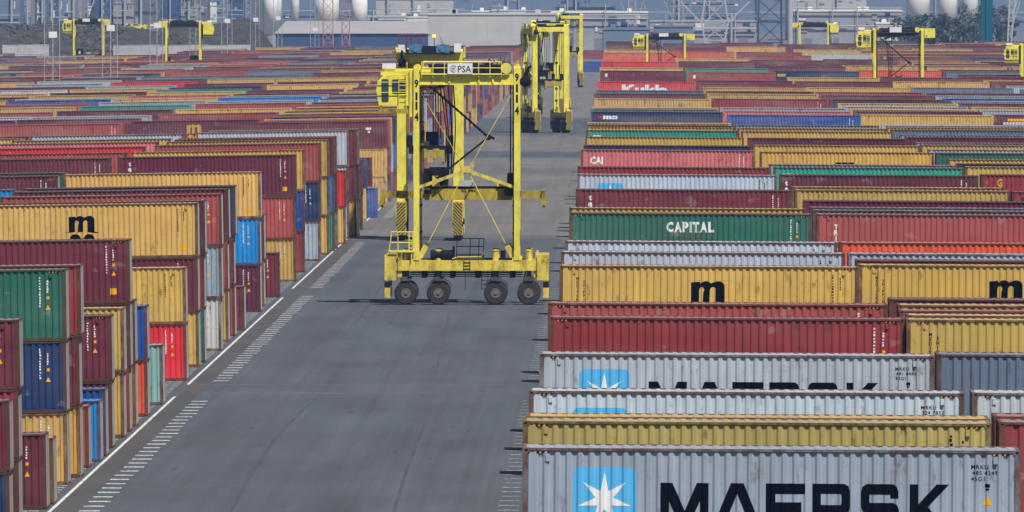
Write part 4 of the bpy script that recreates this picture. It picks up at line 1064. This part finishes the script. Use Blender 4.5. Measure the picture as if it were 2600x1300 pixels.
# bushes on the bank: low leafy mass
MAT['leaf_dull'] = plain('dull_scrub_leaves', (0.10, 0.095, 0.065), .9, .4, (.3, .3, .3))
bm = bmesh.new()
for k in range(2600):
    x = random.uniform(-205, xb - 6); t = random.uniform(.04, .5); z = gz(x) + 12.2 * math.sin(math.pi * t) ** .6 * min(1, (xb - x) / 9) ** .7
    if math.sin(x * .31) + math.sin(x * .083 + 2) + math.sin(t * 9 + x * .05) < .35: continue
    a = random.uniform(0, 6.28); s_ = random.uniform(.25, .7); y = d0 + t * 130
    v = [bm.verts.new((x + s_ * math.cos(a + q_) , y + .5 * s_ * math.sin(a + q_), z + random.uniform(.0, 1.2))) for q_ in (0, 2.1, 4.2)]
    bm.faces.new(v)
o = obj('scrub', bm, MAT['leaf_dull']); o['kind'] = 'stuff'
def bmat(key, c_, var=.12): 
    if key not in MAT: MAT[key] = plain(key, c_, .8, var, (.12, .12, .25))
    return MAT[key]
bmat('pale_cladding', (.50, .49, .47)); bmat('grey_cladding', (.34, .34, .36)); bmat('blue_cladding', (.05, .09, .19)); bmat('white_cladding', (.78, .76, .72)); bmat('dark_cladding', (.15, .16, .18)); bmat('shed_roof', (.36, .34, .34)); bmat('teal_steel', (.0, .10, .15)); bmat('mid_blue', (.17, .22, .31)); bmat('mauve_cladding', (.36, .33, .34)); bmat('door_grey', (.22, .22, .24))
def building(nm, lab, px0, px1, d, H, dep, wall, roof, ridge=0.0, doors=0, bands=0, group=None, cat='building', z0=0.0):
    x0, x1 = Xp(px0, d), Xp(px1, d); xc = (x0 + x1) / 2; hw = (x1 - x0) / 2
    root = empty(nm, (xc, d, gz(xc) + z0))
    bm = bmesh.new(); box(bm, -hw, hw, 0, dep, 0, H); nseam = int(hw / 1.6)
    for k in range(1, nseam): x = -hw + 2 * hw * k / nseam; box(bm, x - .05, x + .05, -.06, -.002, .2, H - .2)
    obj('wall', bm, MAT[wall], root)
    bm = bmesh.new()
    if ridge > 0:
        v = [bm.verts.new(q_) for q_ in ((-hw - .4, -.5, H + .02), (hw + .4, -.5, H + .02), (hw + .4, dep / 2, H + ridge), (-hw - .4, dep / 2, H + ridge), (hw + .4, dep + .5, H + .02), (-hw - .4, dep + .5, H + .02))]
        bm.faces.new((v[0], v[1], v[2], v[3])); bm.faces.new((v[3], v[2], v[4], v[5])); bm.faces.new((v[0], v[3], v[5])); bm.faces.new((v[1], v[4], v[2])); bm.faces.new((v[0], v[5], v[4], v[1]))
    else:
        box(bm, -hw - .2, hw + .2, -.2, dep + .2, H + .003, H + .5)
        for k in range(max(1, int(hw / 6))): x = random.uniform(-hw * .9, hw * .8); box(bm, x, x + 1.5, 2, 4, H + .503, H + 1.6)
    obj('roof', bm, MAT[roof], root)
    for k in range(doors):
        x = -hw + 2 * hw * (k + .5) / doors; bm = bmesh.new(); box(bm, x - 1.6, x + 1.6, -.12, -.07, 0.05, 4.4); obj('door', bm, MAT['door_grey'], root)
    for k in range(bands):
        z = H * (k + 1) / (bands + 1); bm = bmesh.new(); box(bm, -hw + .5, hw - .5, -.12, -.07, z - .5, z + .5); obj('window_band', bm, MAT['glass'], root)
    rb = random.Random(int(px0 * 7 + d))
    if d > 3400:
        bm = bmesh.new(); n_ = int(min(22, max(5, hw * 1.0)))
        for k in range(n_):
            x = rb.uniform(-hw * .95, hw * .9); z = rb.uniform(5.5, min(H - 1, 17)); a_ = rb.uniform(.3, min(3.0, hw * .4)); h_ = rb.choice((.4, .7, 1.4, 3.0)); z1 = min(H - .3, z + h_)
            box(bm, x, min(hw * .98, x + a_), -.2 - k * .004, -.19 - k * .004 + .05, z, max(z + .2, z1), rb.choice((0, 0, 1, 2, 3)))
        obj('facade_panel', bm, [MAT['mauve_cladding'], MAT['white_cladding'], MAT['blue_cladding'], MAT['grey_cladding']], root)
        bm = bmesh.new()
        for k in range(max(1, n_ // 6)):
            x = rb.uniform(-hw, hw); tube(bm, [(x, -1.2 - k * .2, 0), (x, -1.2 - k * .2, min(H + 3, 24))], rb.uniform(.12, .5), 6)
        for k in range(2): z = rb.uniform(7, 15); tube(bm, [(-hw, -.9 - k * .5, z), (hw, -.9 - k * .5, z)], .2, 6)
        obj('pipework', bm, MAT['galv'], root)
    tag(root, lab, cat, group); return root
building('long_shed', 'long shed, dark blue wall under pale sloping roof, left of the big pale wall', 700, 1100, 3150, 8.2, 220, 'blue_cladding', 'shed_roof', 3.4, 6)
building('warehouse', 'big blank pale warehouse wall behind the end of the road', 1087, 1420, 2980, 13.4, 60, 'pale_cladding', 'pale_cladding', 0, 0)
building('warehouse', 'bluish grey warehouse just right of the big pale wall', 1400, 1645, 3500, 12.7, 60, 'grey_cladding', 'white_cladding', 0, 3)
building('office_block', 'striped blue and grey block rising behind the road end', 1408, 1565, 4300, 26, 40, 'mid_blue', 'grey_cladding', 0, 0, 3)
building('warehouse', 'mauve grey warehouse behind the widest pylon', 1650, 1920, 3650, 9.5, 60, 'mauve_cladding', 'grey_cladding', 0, 4)
building('warehouse', 'dark blue block above the mauve warehouse roof', 1700, 1875, 4200, 22, 40, 'mid_blue', 'mid_blue', 0, 0, 2)
building('factory_hall', 'pale factory hall with a long white band, right of the lamp column', 2015, 2290, 3600, 13.5, 70, 'grey_cladding', 'white_cladding', 0, 4)
building('factory_hall', 'tall pale hall standing behind the factory with the white band', 2000, 2200, 4400, 24, 70, 'pale_cladding', 'white_cladding', 0, 0, 1)
building('warehouse', 'white flat warehouse low before the right tree row', 2225, 2290, 3300, 10.2, 30, 'white_cladding', 'white_cladding')
building('storage_block', 'dull blue stack-like block left of the small far carrier', 1660, 1760, 3080, 9.6, 30, 'mid_blue', 'mid_blue', 0, 0)
building('storage_block', 'low dull blue block at the right end of the road', 1532, 1650, 2950, 9.2, 30, 'mid_blue', 'mid_blue', 0, 2)
building('concrete_tower', 'dark grey concrete tower left of the white tanks', 636, 668, 2990, 36, 8, 'dark_cladding', 'dark_cladding', 0, 0)
for k, (px, w_, d, H) in enumerate(((692, 46, 3800, 26), (749, 22, 3850, 30), (830, 62, 3900, 24), (913, 40, 3950, 22), (2405, 50, 3900, 28), (2330, 60, 4000, 28), (2462, 40, 3950, 28))):
    x = Xp(px, d); r_ = w_ / 2 * d / FPX; root = empty('storage_tank', (x, d, gz(x)))
    bm = bmesh.new(); lathe(bm, [(0, r_), (Zp(40, d) if k < 4 else 12, r_)] if False else [(0 + z_, r_ * q_) for z_, q_ in ((6.0, 1), (H, 1))], 0, 0, 24, axis='z'); o = obj('tank_shell', bm, MAT['white_cladding'], root); shade_smooth(o)
    bm = bmesh.new(); lathe(bm, [(H + .01, r_), (H + 2.0, r_ * .3)], 0, 0, 24, axis='z'); obj('tank_roof', bm, MAT['pale_cladding'], root)
    bm = bmesh.new(); lathe(bm, [(0, r_ * .97), (5.98, r_ * .97)], 0, 0, 16, axis='z'); obj('tank_base', bm, MAT['grey_cladding'], root)
    tag(root, ('white storage tank above the long shed, %s from the left' % ORD[k].replace('nearest', 'first')) if k < 4 else 'tall white silo behind the right tree row, %s of three' % ('middle', 'leftmost', 'rightmost')[k - 4], 'tank', 'white tanks')
# industry along the top left and top middle
rs = random.Random(5)
pal = ['mid_blue', 'blue_cladding', 'mid_blue', 'grey_cladding', 'mauve_cladding', 'dark_cladding', 'white_cladding']
WORDS = ['narrow', 'broad', 'squat', 'stepped', 'plain', 'slim']
seen = {}
px = -10; k = 0
while px < 640:
    w_ = rs.choice((10, 16, 24, 40, 60)); d = rs.uniform(3900, 4700); key = pal[k % len(pal)]
    nm = {'mid_blue': 'blue', 'blue_cladding': 'deep blue', 'grey_cladding': 'grey', 'mauve_cladding': 'mauve', 'dark_cladding': 'dark grey', 'white_cladding': 'white'}[key]
    n_ = seen.get(nm, 0); seen[nm] = n_ + 1
    building('industrial_building', '%s %s industrial block behind the dark embankment, counted from the left' % (ORD[n_].replace('nearest', 'first'), nm), px, px + w_, d, rs.uniform(14, 34) if key != 'white_cladding' else 15.5, 30, key, key, 0, 0, rs.choice((0, 0, 1, 2)), 'hazy industry behind the embankment')
    px += w_ * rs.uniform(.5, .9); k += 1
building('industrial_building', 'wide deep blue industrial hall filling the view behind the embankment', -60, 700, 4900, 40, 40, 'mid_blue', 'mid_blue', 0, 0, 0)
building('industrial_building', 'wide blue hall filling the view behind the white tanks', 640, 1420, 5000, 40, 40, 'mid_blue', 'mid_blue', 0, 0, 0)
building('industrial_building', 'wide grey blue hall filling the view behind the right warehouses', 1400, 2680, 5100, 40, 40, 'mid_blue', 'mid_blue', 0, 0, 0)
for k, (a, b, d, H) in enumerate(((930, 1030, 4000, 11.0), (1035, 1100, 4050, 10.6), (1115, 1180, 4000, 10.2), (1195, 1240, 4100, 12.4), (1250, 1285, 4150, 12.6), (1290, 1335, 4120, 12.4), (955, 1150, 4300, 17.4))):
    building('industrial_building', '%s pale low hall above the big pale wall, counted from the left' % ORD[k].replace('nearest', 'first'), a, b, d, H, 30, 'white_cladding' if k != 6 else 'pale_cladding', 'white_cladding' if k != 6 else 'pale_cladding', 0, 0, 0, 'pale halls above the warehouse')
# teal crane column and lattice boom at the right edge
bm = bmesh.new(); d = 2700; x = Xp(2505, d); box(bm, -1.5, 1.5, 0, 3, 0, 36); box(bm, -.3, .3, -.3, -.01, 4, 36)
o = obj('crane_column', bm, MAT['teal_steel']); o.location = (x, d, 0); tag(o, 'dark teal crane column near the right edge', 'crane column')
d = 2600; root = empty('lattice_crane', (Xp(2570, d), d, 0))
for sx, nm_ in ((-1, 'mast_leg'), (1, 'mast_leg')):
    bm = bmesh.new(); bar(bm, (sx * .3 - 1.2, 0, 0), (sx * 1.0 + 1.0, 0, 34), .35); obj(nm_, bm, MAT['galv'], root)
bm = bmesh.new()
for k in range(17):
    z = k * 2.0; t = z / 34; t2 = (z + 2) / 34; a = -1.5 + t * 1.5; b = -.9 + t * 2.9; a2 = -1.5 + t2 * 1.5; b2 = -.9 + t2 * 2.9
    bar(bm, (a, 0, z), (b2, 0, z + 2), .2); bar(bm, (b, 0, z), (a2, 0, z + 2), .2)
bar(bm, (0, 0, 14), (5, 0, 30), .3); bar(bm, (-1, 0, 8), (3.2, 0, 22), .2); obj('lattice', bm, MAT['galv'], root)
tag(root, 'grey lattice crane mast leaning at the right edge of the picture', 'crane')
# trees
MAT['leaf'] = plain('hazy_tree_leaves', (0.085, 0.11, 0.10), .9, .35, (.4, .4, .4)); MAT['bark'] = plain('bark', (.08, .06, .05), .9)
rt = random.Random(3)
def tree(px, d, H, lab):
    x = Xp(px, d); root = empty('tree', (x, d, 0))
    bm = bmesh.new(); tube(bm, [(0, 0, 0), (.1, 0, H * .5), (0, .1, H * .9)], .35, 7, r2=.06)
    for k in range(5):
        a = rt.uniform(0, 6.28); z = H * rt.uniform(.3, .6); tube(bm, [(0, 0, z), (math.cos(a) * H * .22, math.sin(a) * H * .22, z + H * .2)], .12, 5, r2=.03)
    obj('trunk', bm, MAT['bark'], root)
    bm = bmesh.new()
    cl = [(rt.gauss(0, H * .13), rt.gauss(0, H * .13), H * rt.uniform(.3, .97), H * rt.uniform(.07, .15)) for _ in range(16)]
    for cx, cy, cz, cr_ in cl:
        for _ in range(60):
            v = Vector((rt.gauss(0, 1), rt.gauss(0, 1), rt.gauss(0, 1))); v = v.normalized() * cr_ * rt.uniform(.5, 1.05); s_ = rt.uniform(.18, .42)
            n_ = Vector((rt.gauss(0, 1), rt.gauss(0, 1), rt.gauss(0, 1) + .6)).normalized(); u = n_.orthogonal().normalized(); w_ = n_.cross(u); c_ = Vector((cx, cy, cz)) + v
            bm.faces.new([bm.verts.new(c_ + u * s_ * a_ + w_ * s_ * b_) for a_, b_ in ((-1, -.6), (1, -.6), (1, .6), (-1, .6))])
    obj('crown', bm, MAT['leaf'], root); tag(root, lab, 'tree', 'trees at the far right')
for k, (px, H) in enumerate(((2296, 12.5), (2320, 9.5), (2338, 13), (2362, 10.5), (2382, 13.2), (2402, 11), (2424, 12), (2446, 11), (2466, 16), (2484, 17), (2530, 15), (2555, 12))):
    tree(px, 3050 + rt.uniform(-40, 60), H, '%s dark hazy tree of the far right row, counted from the left' % ORD[k].replace('nearest', 'first'))
# at the far end of the road: containers on the ground and a truck
def endbox(px, y, code, lab, n=1):
    d = D(y, 0); x = Xp(px, d)
    for k in range(n):
        o = link('shipping_container', PM['far', 'S'], None, (x + LEN / 2, d, k * HS), colour(code)); tag(o, lab if n == 1 else lab % ('lower', 'upper')[k], 'container', 'containers at the road end')
endbox(1479, 183, 'U', 'bright blue container standing alone at the far end of the road')
endbox(1474, 150, 'R', 'dark red container on the ground behind the blue one at the road end')
endbox(1470, 118, 'N', '%s navy container of the pair at the very end of the road', 2)
endbox(1484, 108, 'M', '%s maroon container of the farthest pair behind the road end', 2)
# ------------------------------------------------------------------ haze
m = bpy.data.materials.new('haze'); m.use_nodes = True; ns, ls = m.node_tree.nodes, m.node_tree.links
for n_ in list(ns):
    if n_.type == 'BSDF_PRINCIPLED': ns.remove(n_)
pv = ns.new('ShaderNodeVolumePrincipled'); pv.inputs['Color'].default_value = (0.31, 0.49, 0.88, 1); pv.inputs['Density'].default_value = 0.75e-4; pv.inputs['Anisotropy'].default_value = 0.0
ls.new(pv.outputs[0], ns['Material Output'].inputs['Volume'])
bm = bmesh.new(); box(bm, -1450, 1450, -100, 7600, -5, 48)
hz = obj('haze', bm, m); hz['kind'] = 'stuff'
